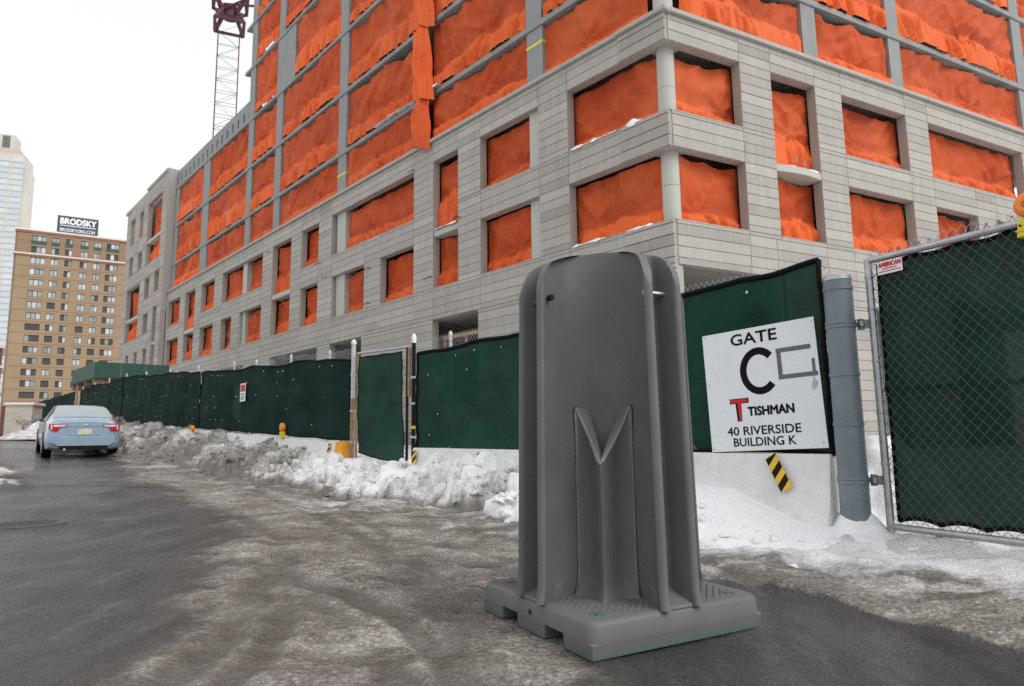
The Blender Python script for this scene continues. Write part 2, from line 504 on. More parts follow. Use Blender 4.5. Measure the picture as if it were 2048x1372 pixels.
def m_snow():
    m, nt, b = nmat('snow')
    v = coords(nt, kind='World')
    a = nt.nodes.new('ShaderNodeAttribute'); a.attribute_name = 'dirt'
    n1 = noise(nt, v, 2.6, 6, 0.68); n2 = noise(nt, v, 11, 6, 0.72); n3 = noise(nt, v, 70, 3, 0.6)
    t = mth(nt, 'ADD', mth(nt, 'MULTIPLY', n1, 0.35), mth(nt, 'ADD', mth(nt, 'MULTIPLY', n2, 0.5), mth(nt, 'MULTIPLY', n3, 0.15)))
    k = mth(nt, 'MULTIPLY_ADD', mth(nt, 'ADD', mth(nt, 'SUBTRACT', t, 0.5), mth(nt, 'SUBTRACT', a.outputs['Fac'], 0.5)), 3.0, 0.5, True)
    c = ramp(nt, k, [(0.0, (0.87, 0.88, 0.89)), (0.35, (0.70, 0.70, 0.69)), (0.65, (0.42, 0.405, 0.385)), (1.0, (0.19, 0.175, 0.16))])
    nt.links.new(c, b.inputs['Base Color'])
    b.inputs['Roughness'].default_value = 0.75
    b.inputs['Specular IOR Level'].default_value = 0.25
    bump(nt, b, mth(nt, 'ADD', n2, mth(nt, 'MULTIPLY', n3, 0.4)), 0.55, 0.03)
    return m
M['snow'] = m_snow()

def m_urinal():
    m, nt, b = nmat('grey_moulded_plastic')
    v = coords(nt, kind='World')
    g = nt.nodes.new('ShaderNodeNewGeometry')
    f = noise(nt, v, 2.0, 5, 0.6)
    sc = noise(nt, coords(nt, (9, 9, 0.8), 'World'), 5, 5, 0.65)
    c = ramp(nt, f, [(0.3, (0.122, 0.119, 0.120)), (0.7, (0.166, 0.162, 0.163))])
    c = mixc(nt, mth(nt, 'MULTIPLY', ramp(nt, sc, [(0.62, 0.0), (0.75, 1.0)]), 0.25), c, (0.22, 0.22, 0.215))
    # the green plastic shows through where the base has been scuffed along its foot
    xyz = nt.nodes.new('ShaderNodeSeparateXYZ'); nt.links.new(g.outputs['Position'], xyz.inputs[0])
    low = mth(nt, 'SUBTRACT', mth(nt, 'MULTIPLY', noise(nt, v, 9, 5, 0.65), 0.085), mth(nt, 'MULTIPLY', xyz.outputs['Z'], 1.0))
    e = ramp(nt, low, [(0.004, 0.0), (0.022, 1.0)])
    spots = ramp(nt, noise(nt, v, 5.5, 4, 0.6), [(0.70, 0.0), (0.78, 1.0)])
    c = mixc(nt, mth(nt, 'MULTIPLY', mth(nt, 'MAXIMUM', e, mth(nt, 'MULTIPLY', spots, 0.5)), 0.7), c, (0.05, 0.155, 0.115))
    nt.links.new(c, b.inputs['Base Color'])
    dz = ramp(nt, mth(nt, 'ADD', mth(nt, 'MULTIPLY', noise(nt, v, 14, 6, 0.7), 0.5), mth(nt, 'MULTIPLY', xyz.outputs['Z'], -0.55)), [(0.10, 0.0), (0.30, 1.0)])
    c = mixc(nt, mth(nt, 'MULTIPLY', dz, 0.30), c, (0.155, 0.143, 0.128))
    nt.links.new(c, b.inputs['Base Color'])
    nt.links.new(mth(nt, 'MULTIPLY_ADD', f, 0.2, 0.36), b.inputs['Roughness'])
    b.inputs['Specular IOR Level'].default_value = 0.25
    bump(nt, b, noise(nt, v, 60, 3), 0.06, 0.01)
    return m
M['urinal'] = m_urinal()

def m_carpaint():
    m, nt, b = nmat('light_blue_car_paint')
    v = coords(nt, kind='World')
    f = noise(nt, v, 3, 4)
    nt.links.new(ramp(nt, f, [(0.3, (0.27, 0.38, 0.50)), (0.7, (0.31, 0.43, 0.56))]), b.inputs['Base Color'])
    xz = nt.nodes.new('ShaderNodeSeparateXYZ'); tcx = nt.nodes.new('ShaderNodeTexCoord'); nt.links.new(tcx.outputs['Object'], xz.inputs[0])
    gr = ramp(nt, mth(nt, 'ADD', mth(nt, 'MULTIPLY', noise(nt, v, 7, 6, 0.7), 0.6), mth(nt, 'MULTIPLY', xz.outputs['Z'], -0.55)), [(0.0, 0.0), (0.28, 1.0)])
    pc = b.inputs['Base Color'].links[0].from_socket
    nt.links.new(mixc(nt, mth(nt, 'MULTIPLY', gr, 0.6), pc, (0.30, 0.29, 0.27)), b.inputs['Base Color'])
    b.inputs['Metallic'].default_value = 0.3
    b.inputs['Roughness'].default_value = 0.32
    b.inputs['Coat Weight'].default_value = 0.7
    b.inputs['Coat Roughness'].default_value = 0.08
    return m
M['carpaint'] = m_carpaint()

def m_glass(name, col, rough=0.06, var=0.3, scale=0.35):
    m, nt, b = nmat(name)
    info = nt.nodes.new('ShaderNodeObjectInfo')
    v = coords(nt, kind='World')
    f = noise(nt, v, scale, 3)
    t = mth(nt, 'ADD', mth(nt, 'MULTIPLY', info.outputs['Random'], 0.7), mth(nt, 'MULTIPLY', f, 0.3))
    nt.links.new(ramp(nt, t, [(0.15, [c * (1 - var) for c in col]), (0.85, [c * (1 + var) for c in col])]), b.inputs['Base Color'])
    b.inputs['Roughness'].default_value = rough
    b.inputs['Specular IOR Level'].default_value = 0.6
    return m
M['car_glass'] = m_glass('car_glass', (0.30, 0.35, 0.37), 0.05, 0.1)  # pale base colour carries the sky's reflection
M['apt_glass'] = m_glass('apartment_glass', (0.40, 0.43, 0.44), 0.12, 0.45)  # white sky's reflection is put into this pale base colour
M['apt_glass_dark'] = m_glass('apartment_glass_dark', (0.05, 0.055, 0.065), 0.12, 0.7)
M['tower_glass'] = m_glass('tower_glass', (0.50, 0.54, 0.57), 0.25, 0.08, 0.02)
M['tower_stone'] = simple('tower_stone', (0.55, 0.52, 0.46), 0.8, 0, 0.08, 0.05)
M['tower_pink'] = simple('tower_pink_stone', (0.55, 0.43, 0.38), 0.8, 0, 0.08, 0.05)
M['tan_brick'] = simple('tan_brick', (0.285, 0.20, 0.122), 0.85, 0, 0.10, 0.2)
M['tan_brick_side'] = M['tan_brick']
M['brown_band'] = simple('brown_stone_band', (0.24, 0.105, 0.07), 0.85, 0, 0.12, 0.3)
M['cap_stone'] = simple('cap_stone', (0.66, 0.60, 0.53), 0.8, 0, 0.1, 0.3)
M['win_frame'] = simple('window_frame', (0.05, 0.05, 0.05), 0.6, 0, 0.2)
M['curtain'] = simple('curtain_pink', (0.45, 0.10, 0.24), 0.7, 0, 0.1)
# ------------------------------------------------------------------ ground
DL = np.array([-math.sin(rad(41.96)), math.cos(rad(41.96))])       # along the long facade and the fence
NL = np.array([-DL[1], DL[0]])                                      # outward, towards the street
DR = np.array([math.sin(rad(63.0)), math.cos(rad(63.0))])
NR = np.array([DR[1], -DR[0]])
CORNER = np.array([4.69, 18.62])
F0 = np.array([2.75, 6.63])                                         # street end of the fence line
FF = Frame(F0, DL, NL)                                              # s along fence, w towards the street
FLf = Frame(CORNER, DL, NL)
FRf = Frame(CORNER, DR, NR)

def zslope(x, y):
    s = (np.asarray(x, float) - F0[0]) * DL[0] + (np.asarray(y, float) - F0[1]) * DL[1] - 7.0
    sp = lambda t: np.logaddexp(0, t * 0.8) / 0.8
    return 0.045 * (sp(s) - sp(s - 29.0))

def fence_sw(x, y):
    dx = np.asarray(x, float) - F0[0]; dy = np.asarray(y, float) - F0[1]
    return dx * DL[0] + dy * DL[1], dx * NL[0] + dy * NL[1]

def build_ground():
    n = 880
    T = math.asinh(700 / 1.7)
    t = np.linspace(-T, T, n)
    cx = 1.7 * np.sinh(t)
    X, Y = np.meshgrid(cx - 0.3, cx + 4.0, indexing='xy')
    nz = fbm(X * 0.8, Y * 0.8, 5, 3)
    nz2 = fbm(X * 2.3, Y * 2.3, 4, 9)
    xe = np.interp(Y, [0, 3, 3.6, 4.6, 5.6, 7, 9, 11, 14, 18, 22, 30, 60], [-1.5, -1.72, -1.75, -1.95, -2.2, -2.7, -3.7, -5.1, -7.6, -10.3, -13.3, -19.5, -43])
    slush = sstep(-0.75, 0.55, X - xe + 0.40 * nz + 0.12 * nz2)
    xl = np.interp(Y, [0, 5, 8, 11, 12.2, 14, 17, 18.5, 20, 30, 60], [-5.2, -6.0, -6.9, -8.2, -8.9, -10.2, -12.7, -14.3, -15.9, -24.5, -48])
    left = sstep(-0.2, 0.9, xl - X + 0.5 * nz)
    slush = np.maximum(slush, left * 0.95)
    xr = np.interp(Y, [0, 1, 2, 3.17, 3.6, 4.34, 4.97, 5.35, 6], [3.3, 3.0, 2.66, 2.28, 2.13, 1.84, 1.45, 0.9, 0.2])
    xb = np.interp(Y, [0, 2, 2.7, 3.2, 3.8, 4.5, 5.2, 6], [-0.1, 0.0, 0.10, 0.25, 0.30, 0.6, 0.95, 1.3])
    patch = sstep(-0.03, 0.12, xr - X + 0.09 * nz) * sstep(-0.2, 0.5, X - xb + 0.35 * nz + 0.1 * nz2)
    slush = slush * (1 - 0.93 * patch)
    s, w = fence_sw(X, Y)
    snow = sstep(1.75, 0.75, w + 0.35 * nz) * sstep(4.6, 2.6, s) * sstep(-4.5, -2.0, s) * (w > -6)
    snow = np.maximum(snow, sstep(-0.2, -1.2, w) * 0.9)
    snow = np.maximum(snow, left * 0.62)
    snow = np.maximum(snow, 0.34 * sstep(3.2, 1.2, w) * sstep(1.0, 4, s) * (w > 0))
    snow = np.maximum(snow, 0.42 * sstep(2.7, 1.3, w + 0.3 * nz) * sstep(3.5, 1.0, s) * (w > 0))
    # faint icy islands in the slush
    snow = np.maximum(snow, 0.33 * sstep(0.25, 0.8, fbm(X * 0.9 + 4, Y * 1.6, 4, 31)) * slush)
    # paler, icier ground towards the bank and in front of the gate
    snow = np.maximum(snow, slush * np.clip(0.30 * sstep(4.5, 1.4, w) + 0.16 * nz, 0, 0.42) * (w > 0))
    wet = np.clip(0.55 + 0.6 * fbm(X * 0.35, Y * 0.6, 3, 44), 0, 1)
    e = X - xe + 0.12 * nz
    track = np.zeros_like(X)
    for k, (o_, wd_) in enumerate(((0.05, 0.11), (0.34, 0.08), (1.45, 0.11), (1.75, 0.08), (3.1, 0.12), (3.4, 0.08))):
        bend = o_ + 0.35 * np.sin(Y * 0.33 + k) * sstep(0, 6, Y)
        track = np.maximum(track, (1 - sstep(wd_ * 0.5, wd_ * 1.5, np.abs(e - bend))) * (0.80 + 0.5 * fbm(X * 1.3, Y * 1.3, 2, 80 + k)))
    # a second set of arcs swinging in from the gate
    rr_ = np.hypot(X + 5.2, Y - 1.2)
    for k, (o_, wd_) in enumerate(((5.0, 0.10), (5.28, 0.08), (6.5, 0.11), (6.8, 0.08))):
        track = np.maximum(track, (1 - sstep(wd_ * 0.5, wd_ * 1.5, np.abs(rr_ - o_ + 0.1 * nz))) * (0.75 + 0.6 * fbm(X * 1.1, Y * 1.1, 2, 90 + k)))
    track = np.clip(track, 0, 1) * sstep(0.05, 0.5, slush) * sstep(0.6, 1.6, w)
    d0 = np.hypot(X, Y)
    fade = np.clip(1 - d0 / 60, 0, 1)
    Z = zslope(X, Y)
    rut = np.sin((X * 0.55 + Y * 0.83 + 0.5 * nz) * 4.2) * 0.5 + 0.5
    Z = Z + fade * slush * (0.030 + 0.030 * nz + 0.022 * nz2 + 0.010 * rut * sstep(0.0, 0.6, slush) + 0.016 * fbm(X * 5, Y * 6, 4, 5) + 0.014 * (0.4 - np.abs(fbm(X * 3.2, Y * 3.8, 4, 15))))
    Z = Z - fade * 0.026 * track
    Z = Z + fade * snow * (0.05 + 0.05 * nz2 + 0.03 * fbm(X * 5, Y * 5, 3, 8)) * (slush > 0.2)
    Z = Z + fade * left * (0.10 + 0.10 * nz2)
    # keep the pavement flat under the urinal's base
    Z = Z - 0.012
    under = sstep(0.95, 0.70, np.hypot(X - 0.52, Y - 3.85))
    Z = Z * (1 - under) + under * np.minimum(Z, -0.002)
    me = bpy.data.meshes.new('ground')
    idx = np.arange(n * n).reshape(n, n)
    fs = np.stack([idx[:-1, :-1], idx[:-1, 1:], idx[1:, 1:], idx[1:, :-1]], -1).reshape(-1, 4)
    me.vertices.add(n * n)
    me.vertices.foreach_set('co', np.stack([X, Y, Z], -1).reshape(-1).astype(np.float32))
    me.loops.add(len(fs) * 4); me.loops.foreach_set('vertex_index', fs.reshape(-1).astype(np.int32))
    me.polygons.add(len(fs)); me.polygons.foreach_set('loop_start', np.arange(0, len(fs) * 4, 4, dtype=np.int32))
    me.polygons.foreach_set('loop_total', np.full(len(fs), 4, dtype=np.int32))
    me.update(calc_edges=True); me.validate()
    for nm, arr in (('slush', slush), ('snow', snow), ('wet', wet), ('track', track)):
        a = me.attributes.new(nm, 'FLOAT', 'POINT'); a.data.foreach_set('value', arr.reshape(-1).astype(np.float32))
    me.shade_smooth()
    me.materials.append(M['ground'])
    o = bpy.data.objects.new('ground', me); COL.objects.link(o)
    o['kind'] = 'structure'
    o['label'] = 'wet grey street with tan packed slush and icy patches'
    return o
build_ground()

def road_seam():
    xs = np.linspace(-13.5, -4.6, 120)
    yc = 12.6 + (xs + 13.5) * -0.02 + 0.10 * fbm(xs * 0.8, xs * 0, 4, 7)
    hw_ = 0.016 * (0.6 + 0.6 * vnoise(xs * 3, xs * 0, 3))
    z = zslope(xs, yc) - 0.008
    m = MB(); m.grid(np.stack([np.stack([xs, yc - hw_, z], -1), np.stack([xs, yc + hw_, z], -1)], 0)[:, ::1])
    o = m.build('road_seam', M['rubber'], None); o['kind'] = 'structure'; o['label'] = 'dark tar seam running across the wet road'
road_seam()

# ------------------------------------------------------------------ ploughed snow along the barriers
def build_bank():
    ds = 0.035
    s1 = np.concatenate([np.arange(-2.4, 14, ds), 14 + np.cumsum(np.linspace(ds, 0.11, 330))])
    w1 = np.arange(-1.75, 2.2, 0.035)
    S, W = np.meshgrid(s1, w1, indexing='ij')
    P = FF.arr(S, W, np.zeros_like(S))
    X, Y = P[..., 0], P[..., 1]
    n1 = fbm(X * 1.1, Y * 1.1, 5, 51); n2 = fbm(X * 4, Y * 4, 4, 57); n3 = fbm(X * 11, Y * 11, 3, 59)
    chunky = sstep(2.0, 3.6, S)
    H = np.interp(S, [-2.4, -1.6, -0.7, -0.2, 0.5, 1.2, 2.6, 3.6, 5.0, 6.6, 7.4, 8.6, 10, 13, 18, 24, 36], [0, 0.02, 0.10, 0.17, 0.40, 0.50, 0.42, 0.42, 0.50, 0.42, 0.34, 0.38, 0.42, 0.48, 0.66, 0.74, 0.76])
    wid = np.interp(S, [-2.4, -0.7, 0.3, 1.5, 3.5, 6, 9, 14, 20, 36], [0.9, 0.9, 1.1, 1.25, 1.15, 1.1, 1.2, 1.5, 1.8, 2.0])
    f = W / wid + 0.22 * n1 * chunky + 0.08 * n1
    prof = np.where(f < 0, sstep(-1.6, -0.15, f), 1 - sstep(0.12, 1.08, f))
    h = H * prof * (1 + 0.28 * n1 * chunky) + prof * (0.07 * n2 * (0.3 + chunky) + 0.03 * n3 * (0.4 + chunky))
    # pile behind the post
    hp = np.hypot((S + 0.35) / 0.85, (W + 1.15) / 0.8)
    h = np.maximum(h, 0.95 * (1 - sstep(0.1, 1.15, hp + 0.12 * n2)))
    h = np.maximum(h, 0.30 * (1 - sstep(0.1, 1.0, np.hypot((S + 0.55) / 0.42, (W - 0.05) / 0.36) + 0.15 * n2)))
    # lumps of broken crust
    r = np.random.default_rng(3)
    N_ = 3600
    cs = r.uniform(2.0, s1[-1], N_) ** 1.0; cs = 2.0 + (cs - 2.0) * r.uniform(0.2, 1, N_)
    cw = r.uniform(-0.15, 1.0, N_)
    for k in range(N_):
        wd = np.interp(cs[k], [3, 14, 30], [1.15, 1.5, 1.9])
        c_w = cw[k] * wd
        R = r.uniform(0.04, 0.15) * (1.25 if cs[k] > 12 else 1.0)
        i0, i1 = np.searchsorted(s1, [cs[k] - R, cs[k] + R]); j0, j1 = np.searchsorted(w1, [c_w - R, c_w + R])
        if i1 - i0 < 2 or j1 - j0 < 2: continue
        ii = (i0 + i1) // 2; jj = (j0 + j1) // 2
        if ii >= len(s1) or jj >= len(w1): continue
        base = h[ii, jj]
        if base < 0.03: continue
        sub = h[i0:i1, j0:j1]
        q = 1 - np.maximum(np.abs(S[i0:i1, j0:j1] - cs[k]) * r.uniform(0.8, 1.5), np.abs(W[i0:i1, j0:j1] - c_w) * r.uniform(0.8, 1.5)) ** 2 / R ** 2
        q2 = 1 - ((S[i0:i1, j0:j1] - cs[k]) ** 2 + (W[i0:i1, j0:j1] - c_w) ** 2) / R ** 2
        q = np.minimum(q, q2 * 1.3)
        top = base + R * r.uniform(0.25, 0.75) * np.sqrt(np.clip(q, 0, None)) - R * 0.15 + (S[i0:i1, j0:j1] - cs[k]) * r.uniform(-.4, .4)
        h[i0:i1, j0:j1] = np.where(q > 0.02, np.maximum(sub, top), sub)
    edge = np.minimum.reduce([sstep(-1.75, -1.5, W), sstep(2.2, 1.9, W), sstep(-2.4, -2.0, S), sstep(s1[-1], s1[-1] - 1, S)])
    h = h * edge
    Z = zslope(X, Y) + h - 0.03 * (1 - sstep(0.0, 0.05, h))
    dirt = 0.15 + 0.29 * chunky + 0.23 * sstep(7, 14, S) + 0.12 * n1 - 0.08 * sstep(0.3, 0.6, h) + 0.30 * (1 - sstep(0.0, 0.16, h)) * chunky + 0.18 * (1 - sstep(0, 0.09, h)) * (1 - chunky)
    m = MB(); m.grid(np.stack([X, Y, Z], -1))
    o = m.build('snow_bank', M['snow'], None, True, kind='stuff', label='dirty ploughed snow bank heaped along the white barriers')
    a = o.data.attributes.new('dirt', 'FLOAT', 'POINT'); a.data.foreach_set('value', dirt.reshape(-1).astype(np.float32))
    # loose clods
    mb = MB(); dv = []
    bmi = bmesh.new(); bmesh.ops.create_icosphere(bmi, subdivisions=2, radius=1.0)
    iv = np.array([v.co[:] for v in bmi.verts]); ifc = [tuple(v.index for v in f.verts) for f in bmi.faces]; bmi.free()
    for k in range(1000):
        if k < 800:
            c_s = 2.9 + r.uniform(0, 1) ** 1.7 * 26; wd = np.interp(c_s, [3, 14, 30], [1.1, 1.55, 1.9]); c_w = r.uniform(0.0, 1.12) * wd
            R = (0.016 + 0.05 * r.uniform() ** 2.5) * (1 + 0.5 * (c_s > 10)); dd = None
        else:
            c_s = r.uniform(-1.9, 3.2); c_w = r.uniform(0.55, 1.55); R = r.uniform(0.012, 0.05); dd = r.uniform(0.1, 0.4)
        p = FF(c_s, c_w, 0)
        i = min(np.searchsorted(s1, c_s), len(s1) - 1); j = min(np.searchsorted(w1, c_w), len(w1) - 1)
        z = Z[i, j]
        if h[i, j] < 0.01 and k < 800: z = float(zslope(p[0], p[1])) + 0.015
        if dd is None: dd = float(dirt[i, j]) + r.normal(0, 0.05)
        q = iv * (1 + 0.5 * fbm(iv[:, 0] * 1.7 + k, iv[:, 1] * 1.7 + iv[:, 2], 2, k % 97))[:, None]
        q = q * np.array([r.uniform(.7, 1.4), r.uniform(.7, 1.3), r.uniform(.5, 0.95)]) * R
        a_ = r.uniform(0, 6.28); ca, sa = math.cos(a_), math.sin(a_)
        q = np.stack([q[:, 0] * ca - q[:, 1] * sa + p[0], q[:, 0] * sa + q[:, 1] * ca + p[1], q[:, 2] + z - R * 0.05], -1)
        mb.add(q.tolist(), ifc); dv += [dd] * len(iv)
    o = mb.build('snow_clods', M['snow'], None, True, kind='stuff', label='loose grey snow clods scattered on the snow bank')
    a = o.data.attributes.new('dirt', 'FLOAT', 'POINT'); a.data.foreach_set('value', np.array(dv, dtype=np.float32))
build_bank()
# ------------------------------------------------------------------ the building under construction
BLD = thing('building', 'grey stone-clad building under construction with orange nets in every opening', 'building', (CORNER[0], CORNER[1], 0))
Z1T, Z1S, Z2T, Z2S, GT, CT = 12.66, 10.46, 9.33, 7.12, 5.80, 13.66
CRS = 0.3335
GAP = 0.016
_camp = np.array([0, 0, CAM_H])

def seen_size(pts):
    """rough size of a piece in the picture, to choose which pieces are built one by one"""
    P = np.array(pts) - _camp
    R_ = np.array([_rt[:], _up[:], _fw[:]])
    q = P @ R_.T
    if (q[:, 2] < 0.3).any(): return 0.0
    x = q[:, 0] / q[:, 2]; y = q[:, 1] / q[:, 2]
    if x.max() < -0.78 or x.min() > 0.78 or y.max() < -0.53 or y.min() > 0.53: return 0.0
    x = np.clip(x, -0.78, 0.78); y = np.clip(y, -0.53, 0.53)
    # quad area (shoelace over the four corners)
    return 0.5 * abs(sum(x[i] * y[(i + 1) % 4] - x[(i + 1) % 4] * y[i] for i in range(4)))

PIECES = []     # (size, frame, u0,u1,z0,z1,w)

def facade(fr, U0, U1, Zb, Zt, ops, extra_u=(), w=0.0, thick=0.10, back=0.34, zref=Z1T, bump_fn=None):
    zl = [zref + CRS * k for k in range(-60, 60)]
    zs = sorted(set([Zb, Zt] + [z for z in zl if Zb + 0.08 < z < Zt - 0.08]))
    # opening edges snap rows: add sill / head lines as extra rows
    for o in ops:
        for z in (o[2], o[3]):
            if all(abs(z - q) > 0.05 for q in zs) and Zb < z < Zt: zs.append(z)
    zs = sorted(zs)
    bk = MB(); bk.cur = 0.35
    for a, b in zip(zs[:-1], zs[1:]):
        mid = (a + b) / 2
        cut = sorted([(o[0], o[1]) for o in ops if o[2] - 0.04 < mid < o[3] + 0.04])
        segs = []; p = U0
        for c0, c1 in cut:
            if c0 > p + 0.02: segs.append((p, c0))
            p = max(p, c1)
        if p < U1 - 0.02: segs.append((p, U1))
        for s0, s1 in segs:
            if fr is FRf and s0 < 0.05: s0 = 0.105
            bk.fbox(fr, (0.38 if (fr is FRf and s0 < 0.2) else s0 + 0.004), s1 - 0.004, w - back, w - 0.02, a, b)
            br = [s0] + sorted(e for e in set([x for o in ops for x in (o[0], o[1]) if o[2] - 1.25 < mid < o[3] + 1.25] + list(extra_u)) if s0 + 0.35 < e < s1 - 0.35) + [s1]
            # drop breaks that sit too close together
            br2 = [br[0]]
            for e in br[1:]:
                if e - br2[-1] > 0.3 or e == br[-1]: br2.append(e)
            for e0, e1 in zip(br2[:-1], br2[1:]):
                ww = w + (bump_fn(e0, e1, mid) if bump_fn else 0.0)
                PIECES.append((seen_size([fr(e0, w, a), fr(e1, w, a), fr(e1, w, b), fr(e0, w, b)]), fr, e0, e1, a, b, ww, thick))
    bk.build('backing_wall', M['panel'], BLD, tone=True)

OPL = []
def opl(u0, u1, z0, z1): OPL.append((u0, u1, z0, z1))
for z0, z1 in ((Z1S, Z1T), (Z2S, Z2T)):
    opl(0.0, 4.05, z0, z1); opl(5.47, 8.75, z0, z1); opl(22.6, 24.72, z0, z1); opl(39.2, 42.1, z0, z1); opl(47.5, 50.8, z0, z1)
for u0, u1 in ((10.17, 11.9), (26.12, 28.8), (43.6, 46.1)): opl(u0, u1, Z2S, Z1T)
opl(13.38, 21.1, Z1S, Z1T); opl(13.36, 16.15, Z2S, Z2T); opl(17.65, 20.98, Z2S, Z2T)
opl(30.33, 37.55, Z1S, Z1T); opl(30.33, 34.0, Z2S, Z2T); opl(35.5, 37.5, Z2S, Z2T)
opl(8.93, 11.95, 2.4, GT); opl(17.8, 21.06, 2.4, GT); opl(22.5, 28.7, 2.4, GT); opl(33, 38, 2.4, GT); opl(42, 47, 2.4, GT)
OPR = []
def opr(u0, u1, z0, z1): OPR.append((u0, u1, z0, z1))
for z0, z1 in ((Z1S, Z1T), (Z2S, Z2T)):
    opr(0.0, 2.95, z0, z1); opr(7.77, 11.33, z0, z1)
opr(4.33, 6.42, Z2S, Z1T)
opr(12.7, 19.2, Z1S, Z1T); opr(12.72, 15.4, Z2S, Z2T); opr(16.75, 19.2, Z2S, Z2T)
opr(20.8, 24.2, Z1S, Z1T); opr(20.8, 24.2, Z2S, Z2T)
opr(0.0, 4.1, 0.4, GT - 0.02); opr(8.5, 9.9, 0.4, 5.1); opr(13, 19, 0.4, GT)

def corner_bump(e0, e1, z):
    return 0.05 if e1 <= 1.79 else 0.0
facade(FLf, 0.0, 51.3, 1.2, CT - 0.14, OPL, extra_u=(1.78,), bump_fn=corner_bump)
facade(FRf, 0.0, 26.0, 0.3, CT - 0.14, OPR, extra_u=())
# end block, a little proud of the long facade and higher
OPE = [(52.7, 53.9, 7.2, 12.6), (52.5, 54.0, 14.0, 15.9), (55.6, 57.3, 13.8, 15.8), (55.5, 57.1, 10.6, 12.45), (55.3, 56.5, 7.3, 9.17), (59.0, 63.9, 10.5, 15.8),
       (58.5, 59.7, 7.2, 9.15), (61.7, 62.9, 7.2, 9.15), (62.3, 64.0, 20.3, 23.0), (59.1, 60.5, 20.3, 23.0), (52.8, 57.5, 17.1, 23.1), (62.3, 63.7, 17.2, 19.1), (58.9, 60.4, 17.2, 18.9)]
facade(FLf, 51.3, 65.6, 1.8, 24.5, OPE, w=0.45, back=0.40)
_m = MB(); _m.cur = 0.6
_m.fbox(FLf, 51.25, 51.9, -1.2, 0.43, 12.0, 24.6)
_m.build('end_pier', M['panel'], BLD, tone=True, bevel=0.02)

PIECES.sort(key=lambda p: -p[0])
_rest = MB()
def _panel_into(m, p):
    _, fr, u0, u1, z0, z1, w, th = p
    m.cur = float(np.clip(rng.normal(0.52, 0.17), 0.05, 1.0))
    g = GAP
    m.fbox(fr, u0 + g * 0.6, u1 - g * 0.6, w - th, w + float(rng.normal(0, 0.0022)), z0 + g * 0.9, z1 - g * 0.9)
for i, p in enumerate(PIECES):
    if i < 300 and p[0] > 0:
        m = MB(); _panel_into(m, p)
        m.build('panel', M['panel'], BLD, tone=True)
    else:
        _panel_into(_rest, p)
_rest.build('panel_courses', M['panel'], BLD, tone=True, kind='stuff')

# cornice, one length per facade plus sill caps
def bar(name, fr, u0, u1, w0, w1, z0, z1, mat='panel', bev=0.012, tone=0.6):
    m = MB(); m.cur = tone; m.fbox(fr, u0, u1, w0, w1, z0, z1)
    return m.build(name, M[mat], BLD, tone=True, bevel=bev)
_e = [0, 1.78, 4.2, 13.4, 21.2, 30.4, 38.3, 46, 51.2]
for a, b in zip(_e[:-1], _e[1:]):
    bar('cornice', FLf, a + (0.0 if a else -0.13), b - 0.012, -0.6, 0.12 + (0.05 if a == 0 else 0), CT - 0.135, CT + float(rng.normal(0, 0.004)))
_e = [0.0, 6.4, 12.7, 19.2, 26]
for a, b in zip(_e[:-1], _e[1:]):
    bar('cornice', FRf, a + (0.0 if a else 0.17), b - 0.012, -0.6, 0.12, CT - 0.137, CT + float(rng.normal(0, 0.004)))
for o in OPL:
    if o[2] > 6: bar('sill', FLf, o[0] + 0.003 if o[0] else 0.02, o[1] - 0.003, -0.36, 0.012 + (0.0), o[2] - 0.028, o[2] + 0.006, bev=0.004)
for o in OPR:
    if o[2] > 6: bar('sill', FRf, o[0] + 0.003 if o[0] else 0.02, o[1] - 0.003, -0.36, 0.012, o[2] - 0.028, o[2] + 0.006, bev=0.004)

# floor slabs (one each), edges show on the open upper storeys
def slab(z, th, lu, ru, inset, mat='frame'):
    o = CORNER - NL * 0 - 0
    def pt(u, v, iL, iR):
        return CORNER + DL * u + DR * v - NL * 0
    # corner of the inset footprint
    A = np.array([DL, -NR]).T
    def off(u, v):          # point u along left facade from the inset corner, v along right facade
        # inset corner: intersection of lines offset by inset
        k = inset / abs(DL @ NR)
        c0 = CORNER - (DL * 0) + (DL * (-0)) + (DR * k + DL * k)
        return c0 + DL * u + DR * v
    p = [off(0, 0), off(0, ru), off(lu, ru), off(lu, 0)]
    m = MB(); m.prism([(q[0], q[1]) for q in p], z - th, z)
    return m.build('floor_slab', M[mat], BLD, bevel=0.012)
SLL = [16.08, 19.48, 23.0, 26.9, 30.3, 33.7]
for z in (5.98, 6.92 + 3.33 * 0 - 0.0, 10.25, 13.45):
    if z == 5.98: continue
    slab(z, 0.30, 51, 25.6, 0.40)
slab(16.08, 0.22, 51.0, 25.6, 0.16); slab(19.48, 0.22, 51.0, 25.6, 0.16); slab(23.0, 0.22, 51.0, 25.6, 0.16)
for z in SLL[3:]: slab(z, 0.22, 35.2, 25.6, 0.16)
# dark core behind the nets
_m = MB()
_k = 7.0
_c0 = CORNER + DR * _k + DL * _k
_p = [_c0, _c0 + DR * 18, _c0 + DR * 18 + DL * 40, _c0 + DL * 40]
_m.prism([(q[0], q[1]) for q in _p], 0.5, 23.6)
_p = [_c0, _c0 + DR * 18, _c0 + DR * 18 + DL * 24, _c0 + DL * 24]
_m.prism([(q[0], q[1]) for q in _p], 23.6, 34)
_m.build('core_wall', M['core'], BLD)

